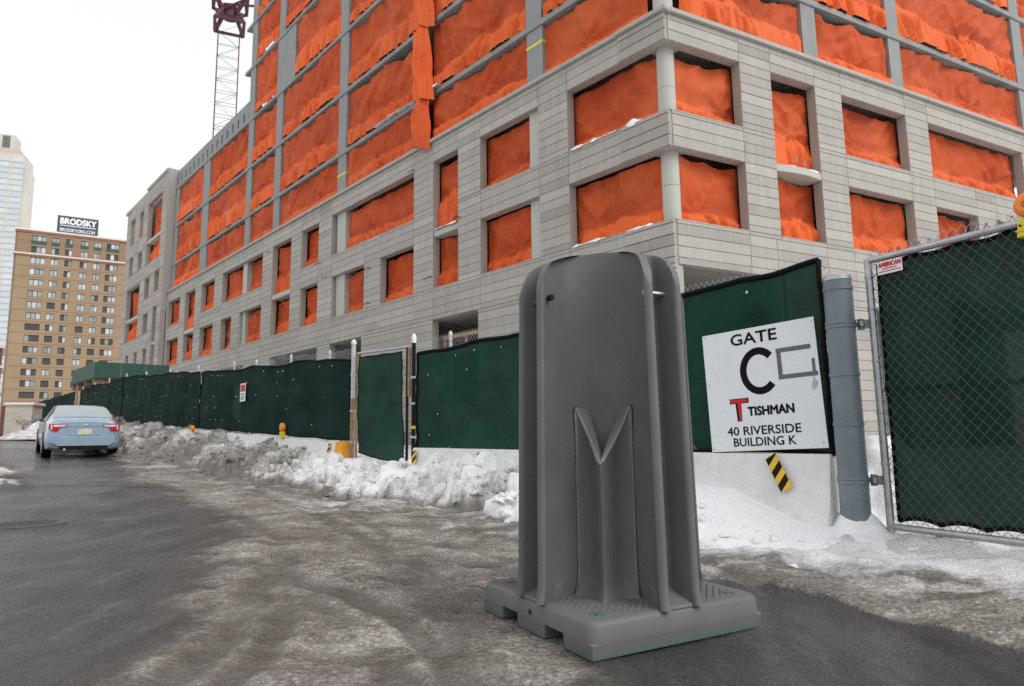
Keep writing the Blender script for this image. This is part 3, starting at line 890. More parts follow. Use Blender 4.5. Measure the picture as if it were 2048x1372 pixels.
def col(fr, u0, u1, z0, z1, w1=-0.22, d=0.55, mat='frame'):
    m = MB(); m.fbox(fr, u0, u1, w1 - d, w1, z0, z1)
    return m.build('column', M[mat], BLD, bevel=0.015)
for i in range(len(SLL)):
    za = (CT if i == 0 else SLL[i - 1]); zb = SLL[i] - 0.22
    if i == 0: za = 13.45
    for u0, u1 in ((5.40, 6.22), (20.1, 21.0), (28.6, 29.5), (33.4, 34.3)):
        if i >= 3 and u0 == 28.6: u0, u1 = (26.9, 29.6) if i == 3 else (28.6, 29.5)
        col(FLf, u0 + 0.04 * (i % 2), u1 + 0.04 * (i % 2), za, zb)
    if i < 3: col(FLf, 42.2, 43.7, za, zb); col(FLf, 50.2, 51.0, za, zb)
    for u0, u1 in ((6.3, 7.02), (11.08, 11.78), (20.1, 20.85), (24.6, 25.3)):
        col(FRf, u0, u1, za, zb)
    if i == 0:
        m = MB(); q = CORNER + DL * 0.55 + DR * 0.55
        m.tube([(q[0], q[1], za), (q[0], q[1], zb)], 0.3, 20); m.build('column', M['column'], BLD, smooth=0.6)
for u0, u1 in ((5.5, 6.15), (20.0, 20.9), (33.5, 34.2)):
    col(FLf, u0, u1, 6.9, 13.1, -0.22, 0.7, 'column')
# corner round columns
_q = CORNER + DL * 0.62 + DR * 0.62
for z0, z1 in ((Z2S, 8.3), (8.312, Z2T + 0.02), (Z1S, 11.4), (11.412, Z1T + 0.02)):
    m = MB(); m.tube([(_q[0], _q[1], z0), (_q[0], _q[1], z1)], 0.265, 28); m.build('round_column', M['column'], BLD, smooth=0.6)
for z0, z1 in ((Z2T, Z1S - 0.03), (Z1T, CT - 0.15), (GT, Z2S - 0.03)):
    m = MB(); m.cur = 0.4
    q = [CORNER + DL * a + DR * b for a, b in ((0.03, 0.03), (0.03, 0.9), (0.9, 0.9), (0.9, 0.03))]
    m.prism([(p[0], p[1]) for p in q], z0 + 0.006, z1); m.build('corner_block', M['panel'], BLD, tone=True)
# intermediate slab edges in the double-height openings
for u0, u1 in ((10.17, 11.9), (26.12, 28.8), (43.6, 46.1)):
    bar('slab_edge', FLf, u0 + 0.01, u1 - 0.01, -1.5, -0.04, 9.33, 9.61, 'column', 0.03)
m = MB()
_us = np.linspace(4.34, 6.41, 14)
_poly = [FRf(u, -0.10 + 0.20 * math.sin(math.pi * min(1, (u - 4.34) / 2.9 + 0.12)), 9.30) for u in _us] + [FRf(6.41, -1.5, 9.30), FRf(4.34, -1.5, 9.30)]
m.extr(_poly, (0, 0, 0.24)); m.build('slab_edge', M['column'], BLD, bevel=0.02)
for u0, u1, z in ((52.7, 53.9, 9.3), (59.0, 63.9, 12.5), (52.8, 57.5, 19.2)):
    bar('slab_edge', FLf, u0 + 0.01, u1 - 0.01, -1.0, 0.38, z, z + 0.26, 'column', 0.02)
# roof parapet of the wing with slots
m = MB()
_u = 34.6
for k in range(15):
    a = 34.6 + k * 1.11
    m.fbox(FLf, a, a + 0.78, -0.62, -0.30, 23.0, 24.55)
    m.fbox(FLf, a + 0.78, a + 1.11, -0.62, -0.30, 23.95, 24.55)
    m.fbox(FLf, a + 0.78, a + 1.11, -0.62, -0.30, 23.0, 23.28)
m.build('slotted_parapet', M['frame'], BLD)
m = MB(); m.fbox(FLf, 34.8, 50.8, -3.2, -2.9, 23.0, 26.1); m.build('penthouse_wall', M['stone'], BLD)
# end-block roof cap and soffit pieces
bar('roof_cap', FLf, 51.3, 58.0, -0.4, 0.55, 24.5, 24.75); bar('roof_cap', FLf, 63.9, 65.8, -0.4, 0.6, 24.0, 24.3)
m = MB(); m.fbox(FLf, 51.3, 65.4, -6, -0.9, 1.8, 24.4); m.build('core_wall', M['core'], BLD)
m = MB(); m.fbox(FLf, 65.3, 65.58, -6, 0.1, 1.8, 24.4); m.build('end_wall', M['panel'], BLD, tone=True)
# recessed ground floor behind the corner
m = MB(); m.fbox(FRf, 0.2, 25.5, -5.0, -4.6, 0.2, 6.6); m.build('recess_wall', M['frame'], BLD)
for z in (5.9,):
    slab(z, 0.12, 50, 25, 0.30, 'panel')
# low podium wall the facade stands on
m = MB(); m.fbox(FLf, 0, 65, -0.5, -0.06, -0.5, 1.2); m.build('plinth_wall', M['frame'], BLD)
# window-jamb panels in ground openings: timber guard rail
t = thing('guard_rail', 'raw timber guard rail inside the dark ground floor opening', 'railing', FLf(10.4, -0.6, 2.0))
for u in (9.1, 10.35, 11.8):
    m = MB(); m.fbox(FLf, u, u + 0.10, -0.66, -0.56, 3.4, 5.13); m.build('rail_post', M['wood'], t)
for z in (4.35, 5.0):
    m = MB(); m.fbox(FLf, 8.95, 11.93, -0.555, -0.515, z, z + 0.14); m.build('rail', M['wood'], t)

for u0, u1, z in ((20.08, 21.02, 14.75), (5.38, 6.24, 15.2)):
    m = MB(); m.fbox(FLf, u0, u1, -0.8, -0.214, z, z + 0.10); m.build('tape_band', M['yellow'], BLD)
for u, z, l_ in ((13.3, 12.70, 0.35), (17.0, 9.0, 0.5), (10.0, 9.7, 0.3), (22.3, 10.3, 0.45), (29.1, 12.4, 0.3), (11.95, 7.6, 0.4), (17.0, 7.3, 0.45), (21.6, 9.4, 0.25)):
    m = MB(); m.tube([FLf(u, 0.0, z), FLf(u + l_ * 0.3, 0.10, z + 0.05), FLf(u + l_, 0.16, z - 0.04)], 0.016, 5); m.build('tie_rod', M['black'], BLD)
# ragged snow on sills
def sill_snow(fr, u0, u1, z, seed, wmax=0.10, hmax=0.10):
    us = np.linspace(u0, u1, int((u1 - u0) / 0.05) + 2)
    n = fbm(us * 2.2, us * 0 + seed, 4, seed)
    hh = np.clip(0.5 + 0.6 * n, 0.04, 1) * hmax * np.clip(np.minimum(us - u0, u1 - us) / 0.15, 0, 1)
    rows = []
    for a, b in ((-0.28, 0.0), (-0.22, 0.9), (-0.1, 1.0), (0.0, 0.9), (0.03, 0.55), (0.045, -0.4)):
        rows.append(fr.arr(us, np.full_like(us, a) + (0.02 * n if a > -0.2 else 0), z + hh * b - (0.05 * np.clip(n, 0, 1) if b < 0 else 0)))
    m = MB(); m.grid(np.stack(rows, 0))
    o = m.build('snow', M['snow'], BLD, True)
    a_ = o.data.attributes.new('dirt', 'FLOAT', 'POINT'); a_.data.foreach_set('value', np.full(len(o.data.vertices), 0.05, dtype=np.float32))
sill_snow(FLf, 0.75, 1.65, Z1S + 0.006, 2, hmax=0.16); sill_snow(FLf, 1.85, 3.95, Z1S + 0.006, 3, hmax=0.12)
sill_snow(FLf, 0.7, 1.7, Z2S + 0.006, 5, hmax=0.07); sill_snow(FLf, 1.8, 3.95, Z2S + 0.006, 6, hmax=0.10)
sill_snow(FLf, 10.2, 11.85, 9.612, 7, hmax=0.06); sill_snow(FLf, 5.5, 6.6, Z2S + 0.006, 8, hmax=0.06)
sill_snow(FLf, 0.9, 3.9, CT + 0.004, 9, hmax=0.06); sill_snow(FRf, 4.8, 6.3, 9.545, 12, hmax=0.06)
sill_snow(FLf, 11.5, 17.0, 16.085, 14, hmax=0.05)

# ------------------------------------------------------------------ orange safety nets
NET_SEED = [0]
def net(fr, u0, u1, z0, z1, w, label, lip=0.28, bulge=0.26, sag=0.18, rough=1.0, torn=0.0):
    NET_SEED[0] += 1
    sd = NET_SEED[0]
    r = np.random.default_rng(1000 + sd)
    W_ = u1 - u0; H_ = z1 - z0
    nu = int(np.clip(W_ / 0.06, 12, 130)); nv = int(np.clip(H_ / 0.06, 16, 56))
    U, V = np.meshgrid(np.linspace(0, 1, nu), np.linspace(0, 1, nv), indexing='ij')
    x = U * W_; y = V * H_
    ph = r.uniform(0, 100)
    # lip: the lower part hangs loose, bunched out below a rope line
    rope = lip * (1 + 0.20 * fbm(x * 0.7 + ph, x * 0, 3, sd) + 0.12 * fbm(x * 2.6 + ph, x * 0, 3, sd + 1)) * (0.85 + 0.3 * r.uniform())
    below = np.clip(1 - V / np.maximum(rope, 0.02), 0, 1)          # 0 at the rope, 1 at the foot
    above = np.clip((V - rope) / np.maximum(1 - rope, 0.02), 0, 1)
    bl = bulge * (0.8 + 0.55 * fbm(x * 1.3 + ph, y * 0.4, 3, sd + 2))
    d = bl * np.minimum(1, below / 0.45) ** 0.8 * (below > 0)
    # gathers: sharp pleats running down from the rope
    pl = 1 - np.abs(fbm((x + 0.25 * y) * 3.1 + ph, y * 0.35, 3, sd + 3)) * 2.0
    d += rough * 0.16 * np.clip(pl, -0.5, 1) * np.minimum(1, below * 3)
    d += 0.035 * np.exp(-((V - rope) / 0.018) ** 2)
    # above: long taut folds that slant, sharp on the crest
    sl = r.uniform(-0.8, 0.8)
    c1 = 1 - np.abs(fbm((x + sl * y) * 0.95 + ph, y * 0.16, 3, sd + 4)) * 2.2
    c2 = 1 - np.abs(fbm((x - 1.3 * y) * 0.55 + ph * 2, (y + x * .4) * 0.35, 3, sd + 5)) * 2.4
    d += rough * (0.09 * np.clip(c1, -0.6, 1) + 0.06 * np.clip(c2, -0.6, 1)) * (0.35 + 0.65 * np.minimum(1, above * 4))
    d += 0.05 * fbm(x * 0.6 + ph, y * 0.5, 2, sd + 11)
    # star of creases from one tie point
    tx, ty = r.uniform(0.2, 0.8) * W_, (lip + r.uniform(-0.02, 0.1)) * H_
    ang = np.arctan2(y - ty, x - tx); dist = np.hypot(x - tx, y - ty)
    d += rough * 0.07 * (1 - 2 * np.abs(np.sin(ang * 3.5 + ph))) * np.exp(-dist / (0.5 * H_)) * np.clip(dist / 0.3, 0, 1)
    # sagging top edge between tie points
    k = max(1, int(W_ / 2.6)) + int(r.integers(0, 2))
    tt = np.abs(np.sin(np.pi * U * k + r.uniform(0, 0.6)))
    topdrop = sag * (0.15 + 0.85 * tt) * (0.15 + 1.3 * vnoise(x * 0.35 + ph, x * 0, sd + 6) ** 2)
    if torn:
        topdrop = topdrop + torn * np.clip(1 - U / 0.35, 0, 1) * H_
    zz = z0 + y - topdrop * V ** 2
    zz += 0.03 * fbm(x * 2 + ph, y, 2, sd + 7) * (1 - V) * (V < 0.1)
    uu = u0 + x + 0.03 * fbm(y * 1.5 + ph, x, 2, sd + 8) * np.minimum(U, 1 - U) * 4
    d = np.clip(d, -0.3, 0.25 if w < -0.45 else 0.30)
    P = fr.arr(uu, w + d * np.clip(np.minimum(U, 1 - U) * 14 + 0.25, 0, 1), zz)
    m = MB(); m.grid(P)
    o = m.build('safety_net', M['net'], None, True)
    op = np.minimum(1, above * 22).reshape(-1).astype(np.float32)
    o.data.attributes.new('single_shade', 'FLOAT', 'POINT').data.foreach_set('value', op)
    tag(o, label, 'safety net', 'orange nets over the openings')
    return o
ORD = ['first', 'second', 'third', 'fourth', 'fifth', 'sixth', 'seventh', 'eighth', 'ninth', 'tenth', 'eleventh', 'twelfth']
# stone base, left facade
def row_nets(fr, ops, side, z0, z1, rowname, w=-0.50):
    ops = sorted([o for o in ops if abs(o[2] - z0) < 0.1 and abs(o[3] - z1) < 0.1])
    for i, o in enumerate(ops):
        a = o[0] if o[0] > 0.1 else 0.55
        net(fr, a - 0.12 if o[0] > 0.1 else a, o[1] + 0.12, z0 + 0.01, z1 - 0.04, w, 'orange net, %s opening from the corner column, %s of the %s facade' % (ORD[i], rowname, side),
            lip=float(rng.uniform(0.18, 0.32)), sag=float(rng.uniform(0.03, 0.24)), bulge=0.17, rough=0.9)
for z0, z1, nm in ((Z1S, Z1T, 'upper window row'), (Z2S, Z2T, 'lower window row')):
    row_nets(FLf, OPL, 'long left', z0, z1, nm)
    row_nets(FRf, OPR, 'right-hand', z0, z1, nm)
for i, (u0, u1) in enumerate(((10.17, 11.9), (26.12, 28.8), (43.6, 46.1))):
    net(FLf, u0 - 0.12, u1 + 0.12, 9.62, Z1T - 0.05, -0.50, 'orange net, upper half of the %s tall double opening, long left facade' % ORD[i], lip=0.45)
    net(FLf, u0 - 0.12, u1 + 0.12, Z2S + 0.01, 9.30, -0.50, 'orange net, lower half of the %s tall double opening, long left facade' % ORD[i], lip=0.3, sag=0.5)
net(FRf, 4.22, 6.52, 9.55, Z1T - 0.05, -0.50, 'orange net, upper half of the tall double opening, right-hand facade', lip=0.42)
net(FRf, 4.22, 6.52, Z2S + 0.01, 9.27, -0.50, 'orange net, lower half of the tall double opening, right-hand facade', lip=0.3)
for i, o in enumerate(sorted(OPE)):
    net(FLf, o[0] + 0.02, o[1] - 0.02, o[2] + 0.01, o[3] - 0.15, -0.15, 'orange net in the far end block, %s opening from its near pier at %s' % (ORD[min(i, 11)] if i < 12 else 'last', 'street level' if o[3] < 10 else 'mid height' if o[3] < 16.5 else 'the top'), sag=0.3)
# open upper storeys
STOR = ['first', 'second', 'third', 'fourth', 'fifth', 'sixth']
for i in range(6):
    zb = CT if i == 0 else SLL[i - 1]; zt = SLL[i] - 0.22
    bays = [(0.85, 5.40), (6.24, 12.35), (12.95, 20.1), (21.05, 28.6 if i < 3 else 26.9 if i == 3 else 28.6), (29.55, 33.4)]
    if i < 3: bays += [(34.35, 42.2), (43.75, 50.2)]
    for k, (a, b) in enumerate(bays):
        net(FLf, a + 0.01, b - 0.01, zb + 0.02, zt - 0.03, -0.36, 'orange net, %s bay from the corner on the %s open storey, long left facade' % (ORD[k], STOR[i]),
            lip=float(rng.uniform(0.2, 0.42)), bulge=0.30, sag=float(rng.uniform(0.05, 0.4)), rough=1.25)
    if i < 3:
        for k, (a, b) in enumerate(((0.85, 6.3), (7.04, 11.08), (11.8, 20.1), (20.9, 24.6))):
            net(FRf, a + 0.01, b - 0.01, zb + 0.02, zt - 0.03, -0.36, 'orange net, %s bay from the corner on the %s open storey, right-hand facade' % (ORD[k], STOR[i]),
                lip=float(rng.uniform(0.2, 0.42)), bulge=0.30, sag=float(rng.uniform(0.05, 0.4)), rough=1.25)
# loose net column blown out round the shoring posts
def billow(z0, z1, label, seed):
    r = np.random.default_rng(seed)
    V, T = np.meshgrid(np.linspace(0, 1, 46), np.linspace(0, 1, 30), indexing='ij')
    u = 12.15 + T * 1.15 + 0.10 * fbm(V * 3 + seed, T * 2, 3, seed) - 0.25 * (1 - V) * (1 - T)
    w = 0.05 + 0.42 * np.sin(np.pi * T) * (0.55 + 0.45 * np.sin(np.pi * V)) + 0.10 * fbm(T * 5 + seed, V * 2.2, 3, seed + 3) + 0.06 * np.sin(T * 19 + V * 2)
    z = z0 + (z1 - z0) * V - 0.5 * (1 - V) ** 6 * (1 - T)
    m = MB(); m.grid(FLf.arr(u, w, z))
    tag(m.build('safety_net', M['net'], None, True), label, 'safety net', 'orange nets over the openings')
billow(15.95, 19.2, 'orange net billowing loose over the lower slab edges in front of a post', 5)
billow(19.4, 23.0, 'orange net billowing loose over the upper slab edge, topmost of the three', 8)
billow(13.7, 15.7, 'orange net hanging loose just above the cornice round a post', 12)
for i, (z0, z1, nm) in enumerate(((13.45, 15.86, 'lower'), (16.08, 19.26, 'upper'))):
    t = thing('shoring_post', 'pale shoring post with yellow head, %s of the two behind loose net' % nm, 'post', FLf(12.65, 0.0, z0), group='shoring posts')
    m = MB(); m.tube([FLf(12.65, -0.04, z0), FLf(12.65, -0.04, z1 - 0.1)], 0.07, 12); m.build('pole', M['frame'], t, True)
    m = MB(); m.tube([FLf(12.65, -0.04, z1 - 0.3), FLf(12.65, -0.04, z1)], 0.13, 12); m.build('head_cap', M['yellow'], t, smooth=0.6)
# ------------------------------------------------------------------ fences, barriers, gates
def zg(s, w=0.0):
    p = FF(s, w, 0)
    return float(zslope(p[0], p[1]))

def chain_link(mb, fr, s0, s1, zlo, zhi, w, pitch=0.072, r=0.0021, clip=None):
    """two families of straight diagonal wires; zlo / zhi are functions of s"""
    k0 = int(math.floor((s0 - 4) / pitch)); k1 = int(math.ceil((s1 + 4) / pitch))
    for sgn, dw in ((1, 0.002), (-1, -0.002)):
        for k in range(k0, k1):
            c = k * pitch
            # wire: s = c + sgn * (z - 1) * 0.9
            zs = np.linspace(0.0, 4.6, 93)
            ss = c + sgn * (zs - 1.0) * 0.9
            ok = (ss > s0) & (ss < s1)
            if not ok.any(): continue
            ok &= (zs > np.array([zlo(a) for a in ss])) & (zs < np.array([zhi(a) for a in ss]))
            if ok.sum() < 2: continue
            i = np.where(ok)[0]
            if i[-1] - i[0] + 1 != len(i): i = i[:1 + int(np.argmax(np.diff(i) > 1))] if (np.diff(i) > 1).any() else i
            a, b = i[0], i[-1]
            mb.tube([fr(ss[a], w + dw, zs[a]), fr(ss[b], w + dw, zs[b] + 0.02)], r, 3, False)

def screen_mesh(fr, s0, s1, ztop, zbot, w, seed, amp=0.03, scallop=0.03, nper=14):
    ns = max(8, int((s1 - s0) * nper)); nv = 26
    S, V = np.meshgrid(np.linspace(s0, s1, ns), np.linspace(0, 1, nv), indexing='ij')
    zt = np.vectorize(ztop)(S); zb = np.vectorize(zbot)(S)
    tie = np.abs(np.sin(S * math.pi / 1.5 + seed))
    zt = zt - scallop * (1 - tie) - 0.02 * fbm(S * 1.3, S * 0, 3, seed)
    zb = zb + scallop * 0.6 * (1 - tie)
    Z = zb + (zt - zb) * V
    d = amp * 1.3 * (0.5 - np.abs(fbm((S - V * 1.1) * 0.7 + seed, V * 1.2, 4, seed + 5)) * 1.6) + amp * fbm(S * 0.9 + seed, V * 2.2, 4, seed) + amp * 0.5 * fbm(S * 0.5 + seed, V * 7, 3, seed + 2) + amp * 0.4 * np.sin(S * 4.1)* (1 - V)
    return fr.arr(S, w + d, Z)

def hem(fr, P, r=0.022):
    """dark hems along the top and bottom edges of a screen grid"""
    m = MB()
    for row in (P[:, -1], P[:, 0]):
        for sh in (0,):
            m.tube([tuple(p) for p in row], r, 5)
    for row in (P[0], P[-1]):
        m.tube([tuple(p) for p in row], r * 0.9, 5)
    return m

def fence(name, label, s0, s1, segs, posts, rail_top, mat, top_mesh=0.13, full_mesh=False, mesh_to=None, w=0.0, post_r=0.028):
    """chain link run on the fence line; segs: list of (a, b, ztop fn, zbot fn, seed)"""
    t = thing(name, label, 'fence', FF((s0 + s1) / 2, w, zg((s0 + s1) / 2)))
    for a, b, zt, zb, sd in segs:
        P = screen_mesh(FF, a, b, zt, zb, w + 0.030, sd)
        tm = MB(); r9 = np.random.default_rng(sd)
        for q in range(int((b - a) * 3)):
            i9 = int(r9.integers(2, P.shape[0] - 2)); j9 = int(r9.choice([4, 9, 14, 19, 23])); p9 = P[i9, j9]
            tm.box(p9[0] - .006, p9[0] + .006, p9[1] - .03, p9[1] + .0, p9[2] - .012, p9[2] + .012)
        tm.build('cable_ties', M['barrier'], t, kind='stuff')
        m = MB(); m.grid(P); o = m.build('windscreen', M[mat], t, True)
        hm = hem(FF, P + np.array([NL[0], NL[1], 0]) * 0.004, 0.03 if mat == 'screen' else 0.018).build('hem', M['hem'], o, True)
    for s, ztop, mt in posts:
        m = MB(); z0 = zg(s) - 0.1
        m.tube([FF(s, w - 0.045, z0), FF(s, w - 0.045, ztop - 0.05)], post_r, 12)
        o = m.build('post', M[mt], t, smooth=0.6)
        c = MB(); c.tube([FF(s, w - 0.045, ztop - 0.06), FF(s, w - 0.045, ztop - 0.015), FF(s, w - 0.045, ztop + 0.02), FF(s, w - 0.045, ztop + 0.035)], [post_r + 0.004, post_r + 0.004, post_r * 0.8, post_r * 0.3], 12)
        c.build('post_cap', M['galv'], o, smooth=0.6)
    mb = MB()
    e = mesh_to if mesh_to is not None else s1
    chain_link(mb, FF, s0, e, (lambda s: segs[0][3](s) - 0.05) if full_mesh else (lambda s: rail_top(s) - 0.32), lambda s: rail_top(s), w - 0.035)
    mb.build('chain_link', M['wire'], t, kind='stuff')
    return t

zb_near = lambda s: 0.80 + zg(s)
fence('chain_link_fence', 'chain link fence with green windscreen carrying the big white gate sign', -0.42, 6.55,
      [(-0.36, 3.35, lambda s: 2.56 + 0.075 * max(0, 0.9 - s) ** 1.2, lambda s: 0.80 + 0.03 * math.sin(s * 3), 3), (3.37, 6.5, lambda s: 2.42 + 0.06 * math.exp(-(s - 3.4)), lambda s: 0.77, 7)],
      [(0.02, 2.60, 'galv'), (2.9, 2.66, 'galv'), (5.66, 2.68, 'galv')], lambda s: 2.66 + 0.045 * max(0, 0.9 - s), 'screen', full_mesh=True)
fence('chain_link_fence', 'long chain link fence with dark green screen running up the street', 8.80, 36.5,
      [(8.88, 17.9, lambda s: 2.58 + 0.046 * (s - 8.9) + 0.03 * math.sin(s * 1.9), lambda s: 0.86 + zg(s), 13), (17.93, 27.5, lambda s: 3.03 + 0.055 * (s - 17.9) + 0.03 * math.sin(s * 1.3), lambda s: 0.86 + zg(s), 17),
       (27.53, 36.4, lambda s: 3.50 + 0.01 * (s - 27.5) + 0.04 * math.sin(s), lambda s: 0.80 + zg(s), 19)],
      [(9.87, 2.80, 'galv'), (11.78, 2.90, 'galv'), (13.85, 2.97, 'galv'), (15.4, 3.06, 'galv'), (18.4, 3.2, 'galv'), (21.4, 3.36, 'galv'), (24.4, 3.5, 'galv'), (27.4, 3.66, 'galv'), (30.5, 3.7, 'galv'), (33.5, 3.7, 'galv'), (36.3, 3.7, 'galv')],
      lambda s: 2.76 + 0.045 * (s - 8.9), 'screen_dark', mesh_to=19.0)
# far fence past the shed, bending with the street
_fa, _fb = np.array(FF(37.2, 0.1, 0)[:2]), np.array([-31.0, 42.6])
_d2 = (_fb - _fa) / np.linalg.norm(_fb - _fa)
F2 = Frame(_fa, _d2, (-_d2[1], _d2[0]))
t = thing('chain_link_fence', 'far dark green screened fence beyond the plywood shed', 'fence', (float(_fa[0]), float(_fa[1]), 1.3))
P = screen_mesh(F2, 0.05, float(np.linalg.norm(_fb - _fa)), lambda s: 3.55 - 0.03 * s, lambda s: 1.35, 0.02, 23)
m = MB(); m.grid(P); m.build('windscreen', M['screen_dark'], t, True)
for s in (0.0, 3.0, 5.9):
    m = MB(); m.tube([F2(s, -0.04, 1.2), F2(s, -0.04, 3.8 - 0.03 * s)], 0.035, 8); m.build('post', M['rust'], t, smooth=0.6)

# pedestrian gate leaf between the two runs
t = thing('fence_gate', 'narrow screened gate leaf between a rusty post and a dark post', 'gate', FF(7.7, 0, 0.1))
P = screen_mesh(FF, 6.92, 8.5, lambda s: 2.50 + 0.03 * (s - 6.9), lambda s: 0.52 + 0.12 * (s - 6.9), 0.035, 29, amp=0.05)
m = MB(); m.grid(P); o = m.build('windscreen', M['screen'], t, True)
hem(FF, P, 0.012).build('hem', M['hem'], o, True)
m = MB(); m.tube([FF(6.86, 0, 2.57), FF(8.62, 0, 2.63)], 0.024, 10); m.build('top_rail', M['galv'], t, smooth=0.6)
m = MB(); m.tube([FF(6.86, 0, 0.35), FF(6.86, 0, 2.57)], 0.024, 10); m.build('stile', M['black'], t, smooth=0.6)
m = MB(); m.tube([FF(8.62, 0, 0.35), FF(8.62, 0, 2.63)], 0.024, 10); m.build('stile', M['rust'], t, smooth=0.6)
m = MB(); chain_link(m, FF, 6.86, 8.62, lambda s: 0.4, lambda s: 2.66 + 0.03 * (s - 6.9), -0.07); m.build('chain_link', M['wire'], t, kind='stuff')
t = thing('gate_post', 'weathered rusty post with pale cap left of the narrow gate', 'post', FF(8.78, 0, 0.1))
m = MB(); m.tube([FF(8.76, 0.01, 0.0), FF(8.76, 0.01, 1.75)], 0.045, 14); m.build('pole', M['rust'], t, smooth=0.6)
m = MB(); m.tube([FF(8.76, 0.01, 1.755), FF(8.76, 0.01, 2.83)], 0.043, 14); m.build('upper_pole', M['galv'], t, smooth=0.6)
m = MB(); m.tube([FF(8.76, 0.01, 2.83), FF(8.76, 0.01, 2.88), FF(8.76, 0.01, 2.92)], [0.05, 0.05, 0.02], 14); m.build('post_cap', M['barrier'], t, smooth=0.6)
for z in (0.9, 1.5, 2.2):
    m = MB(); m.tube([FF(8.76, 0.01, z), FF(8.76, 0.01, z + 0.035)], 0.055, 14); m.build('band', M['galv'], t, smooth=0.6)
t = thing('gate_post', 'dark post with white cap and yellow tape right of the narrow gate', 'post', FF(6.66, 0, 0.1))
m = MB(); m.tube([FF(6.66, 0, 0.2), FF(6.66, 0, 2.66)], 0.036, 14); m.build('pole', M['black'], t, smooth=0.6)
m = MB(); m.tube([FF(6.66, 0, 2.62), FF(6.66, 0, 2.74), FF(6.66, 0, 2.78)], [0.042, 0.042, 0.02], 14); m.build('post_cap', M['barrier'], t, smooth=0.6)
m = MB(); m.tube([FF(6.76, 0.02, 1.7), FF(6.76, 0.02, 2.55)], 0.032, 10); m.build('timber_stub', M['rust'], t, smooth=0.6)
for z in (0.98, 1.55, 2.0):
    m = MB(); m.tube([FF(6.66, 0, z), FF(6.66, 0, z + 0.04)], 0.05, 12); m.build('band', M['galv'], t, smooth=0.6)
m = MB(); m.tube([FF(6.66, 0, 1.14), FF(6.66, 0, 1.19)], 0.047, 12); m.build('tape_band', M['yellow'], t, smooth=0.6)

# ---------------------------------------------- white barriers
def barrier_parts(root, L, mat='barrier'):
    prof = [(-0.30, 0), (0.30, 0), (0.30, 0.08), (0.17, 0.33), (0.085, 0.80), (-0.085, 0.80), (-0.17, 0.33), (-0.30, 0.08)]
    m = MB(); m.extr([(0, y, z) for y, z in prof], (L, 0, 0)); m.build('barrier_body', M[mat], root, bevel=0.018)
    for x in (0.5, L - 0.7):
        m = MB(); m.hexa([(x, -0.302, -0.002), (x + 0.22, -0.302, -0.002), (x + 0.22, 0.302, -0.002), (x, 0.302, -0.002), (x, -0.30, 0.06), (x + 0.22, -0.30, 0.06), (x + 0.22, 0.30, 0.06), (x, 0.30, 0.06)])
        m.build('drain_notch', M['void_shade'], root)
def hazard(root, fr, s, z, wdt, hgt, tilt, w, name='hazard_plate', lean=0.17):
    """yellow plate with slanted black stripes"""
    o3 = Vector(fr(s, w, z)); du = Vector((fr.d[0], fr.d[1], 0)) * (1 if fr.ccw else -1); dz = Vector((-fr.n[0] * lean, -fr.n[1] * lean, 1)).normalized()
    ex = du * math.cos(tilt) + dz * math.sin(tilt); ey = dz * math.cos(tilt) - du * math.sin(tilt)
    nn = ex.cross(ey)
    q = lambda a, b, c: tuple(o3 + ex * a + ey * b + nn * c)
    m = MB(); m.hexa([q(-wdt / 2, 0, 0), q(wdt / 2, 0, 0), q(wdt / 2, 0, 0.008), q(-wdt / 2, 0, 0.008)][::-1] + [q(-wdt / 2, hgt, 0), q(wdt / 2, hgt, 0), q(wdt / 2, hgt, 0.008), q(-wdt / 2, hgt, 0.008)][::-1])
    o = m.build(name, M['yellow_plate'], root)
    st = MB(); n = int(hgt / wdt) + 2; stp = wdt * 1.15
    for k in range(-1, n):
        b0 = k * stp
        pts = [(-wdt / 2, b0 + 0.0), (wdt / 2, b0 + wdt * 0.6), (wdt / 2, b0 + wdt * 0.6 + stp * 0.5), (-wdt / 2, b0 + stp * 0.5)]
        pts = [(a, min(max(b, 0.0), hgt)) for a, b in pts]
        if max(p[1] for p in pts) - min(p[1] for p in pts) < 0.01: continue
        st.extr([q(a, b, 0.0085) for a, b in pts], nn * 0.002)
    st.build('stripe', M['black'], o)
    return o
M['yellow_plate'] = simple('yellow_reflective', (0.80, 0.48, 0.02), 0.5, 0, 0.1, 12)
ang = math.atan2(DL[1], DL[0])
BARS = [(-0.36, 3.1, 'white barrier end under the gate sign, with striped plate'), (2.80, 3.75, 'white barrier behind the grey urinal stand'), (9.15, 3.0, 'white barrier with amber light beside the orange painted block'),
        (12.2, 3.0, 'white barrier under the small fence notice'), (15.25, 3.0, 'white barrier half buried in dirty snow, next after the fence notice'), (18.3, 3.0, 'white barrier half buried in dirty snow near the blue car'), (21.35, 3.0, 'white barrier sunk in snow level with the blue car'), (24.4, 3.0, 'farthest white barrier sunk in the snow bank')]
for s, L, lb in BARS:
    r_ = lthing('traffic_barrier', lb, 'barrier', 'white traffic barriers')
    barrier_parts(r_, L)
    z = zg(s + 0.2); z2 = zg(s + L)
    place(r_, FF(s, 0.0, z - 0.005), ang, ry=-math.atan2(z2 - z, L))
    if s == -0.36:
        ORG[r_.name] = (0, 0, 0)
